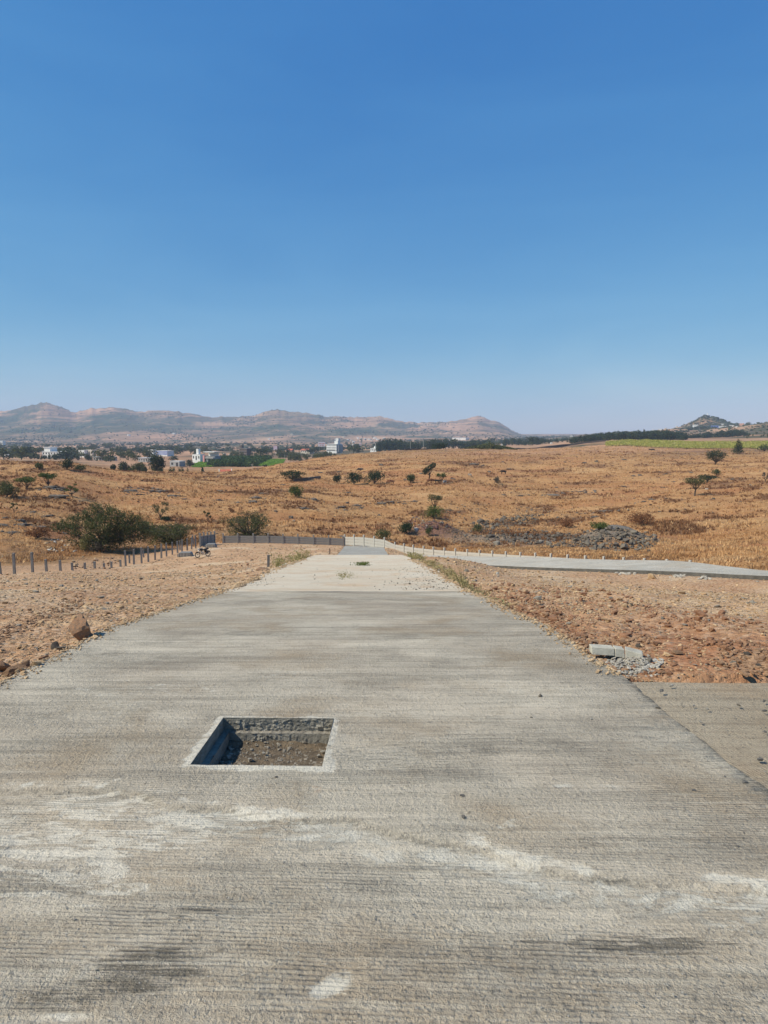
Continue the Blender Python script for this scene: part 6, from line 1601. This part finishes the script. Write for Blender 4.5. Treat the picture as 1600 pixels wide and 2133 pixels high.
def joined_trees(name, pts, mat, label):
    Vs, Fs = [], []; off = 0
    for (X_, Y_, W, Hh, k_) in pts:
        V, Fc = TT[k_ % len(TT)]; a = random.uniform(0, 6.28); c, s = math.cos(a), math.sin(a)
        v = V.copy(); x = v[:, 0]*c - v[:, 1]*s; y = v[:, 0]*s + v[:, 1]*c
        v = np.stack([x*W + X_, y*W + Y_, v[:, 2]*Hh], -1); v[:, 2] += ground_at(X_, Y_)-.4
        Vs.append(v); Fs.append(Fc+off); off += len(v)
    tag(link(name, mesh_np(name, np.vstack(Vs), np.vstack(Fs)), mat), label, None, None, 'stuff')
def wood(x0, x1, topf, Y0, Y1, n, wscale=1.0):
    out = []
    for _ in range(n):
        x = rt.uniform(x0, x1); Y_ = rt.uniform(Y0, Y1); X_ = uu(x)*Y_; g = ground_at(X_, Y_)
        top = EYE + Y_*tz(topf(x) + rt.uniform(-1.5, 3.5)); h = max(3.5, top-g); out.append((X_, Y_, min(h*1.1, 11)*wscale, h, rt.randrange(5)))
    return out
joined_trees('woodland', wood(1185, 1432, lambda x: np.interp(x, [1185,1215,1240,1290,1330,1380,1410,1432],[909,904,901,897,895,894,896,903]), 640, 800, 170), LEAF_DARK, 'dense dark wood behind the field crest on the right')
joined_trees('woodland', wood(1428, 1560, lambda x: np.interp(x, [1428,1450,1500,1530,1545,1560],[906,902,896,892,895,904]), 820, 900, 90), LEAF_DARK, 'second dark wood right of the first, before the brown ridge')
joined_trees('woodland', wood(1432, 1490, lambda x: 886+abs(x-1462)*.12, 1330, 1430, 26), LEAF_DARK, 'dark grove at the foot of the shrine hill')
joined_trees('woodland', wood(1050, 1200, lambda x: 913+3*math.sin(x*.11), 850, 1050, 60, .7), LEAF_DARK, 'line of dark trees along the horizon right of the hills')
joined_trees('woodland', wood(790, 1000, lambda x: 914+4*math.sin(x*.06), 760, 1050, 90, .9), LEAF_DARK, 'belt of dark trees behind the field crest below the hills')
joined_trees('woodland', wood(1540, 1680, lambda x: 905+4*math.sin(x*.16), 700, 1000, 34, .6), LEAF_ACACIA, 'scattered scrub on the brown ridge at the right')
joined_trees('woodland', wood(440, 640, lambda x: 941+4*math.sin(x*.06), 700, 900, 70, .8), LEAF_ACACIA, 'grey green scrub behind the banana plantation')
joined_trees('woodland', wood(600, 700, lambda x: 945+4*math.sin(x*.1)-.05*(x-600), 560, 760, 60, .7), LEAF_ACACIA, 'scrub below the white block on the valley edge')
joined_trees('woodland', wood(60, 240, lambda x: 946+4*math.sin(x*.1), 560, 640, 46, .7), LEAF_DARK, 'scrub round the white village house')
joined_trees('woodland', wood(240, 320, lambda x: 929+3*math.sin(x*.1), 1000, 1100, 26, .9), LEAF_DARK, 'dark grove behind the blue striped building')
joined_trees('woodland', wood(236, 400, lambda x: 970+3*math.sin(x*.1), 300, 345, 24, .5), LEAF_ACACIA, 'low scrub under the trees of the valley edge')
for (x, yt, Y_, w_) in [(946,911,800,16),(987,917,800,18),(965,918,780,26),(1053,911,900,9),(1067,912,900,9),(1125,911,900,8),(1160,911,880,10),(785,922,820,10),(1017,912,1000,10),(1341,892,1300,6),(1556,878,1330,14),(1592,878,1250,5)]:
    X_ = uu(x)*Y_; g = ground_at(X_, Y_); vtree(X_, Y_, w_*PX(Y_), EYE+Y_*tz(yt)-g, 'tree', 'tall dark tree standing out above the distant tree line', 'tall trees above the distant tree line')
# specks of scrub on the plain and hills
n = 17000; Yd = 1100*np.exp(rng.random(n)**.75*math.log(4300/1100)); x = rng.uniform(-60, 1200, n); X = uu(x)*Yd
cl = fbm(X/260, Yd/400, 4); ok = (rng.random(n) < .10+.9*sstep(-.1, .4, cl)); X, Yd = X[ok], Yd[ok]
P = np.stack([X, Yd, H(X, Yd)], -1)
SCR = leafmat('distant_scrub', (.07, .09, .045), (.045, .06, .03))
scatter_rocks('distant_scrub', P, rng.uniform(2.0, 5.0, len(P))*(.8+Yd/9000), SCR, flat=(.5, .9), templates=4, label='scrub trees speckling the plain and the hills')
n = 1700; Yd = rng.uniform(1000, 1750, n); x = rng.uniform(1200, 1680, n); h_ = n//2; x[:h_] = rng.normal(1473, 30, h_); Yd[:h_] = rng.uniform(1560, 1760, h_); X = uu(x)*Yd; P = np.stack([X, Yd, H(X, Yd)], -1)
scatter_rocks('distant_scrub', P, rng.uniform(1.2, 3.5, n), SCR, flat=(.5, .9), templates=4, label='scrub speckling the ridge and the shrine hill on the right')
print('OBJECTS', len(bpy.data.objects), 'TRIS', sum(len(m_.polygons)*2 for m_ in bpy.data.meshes))
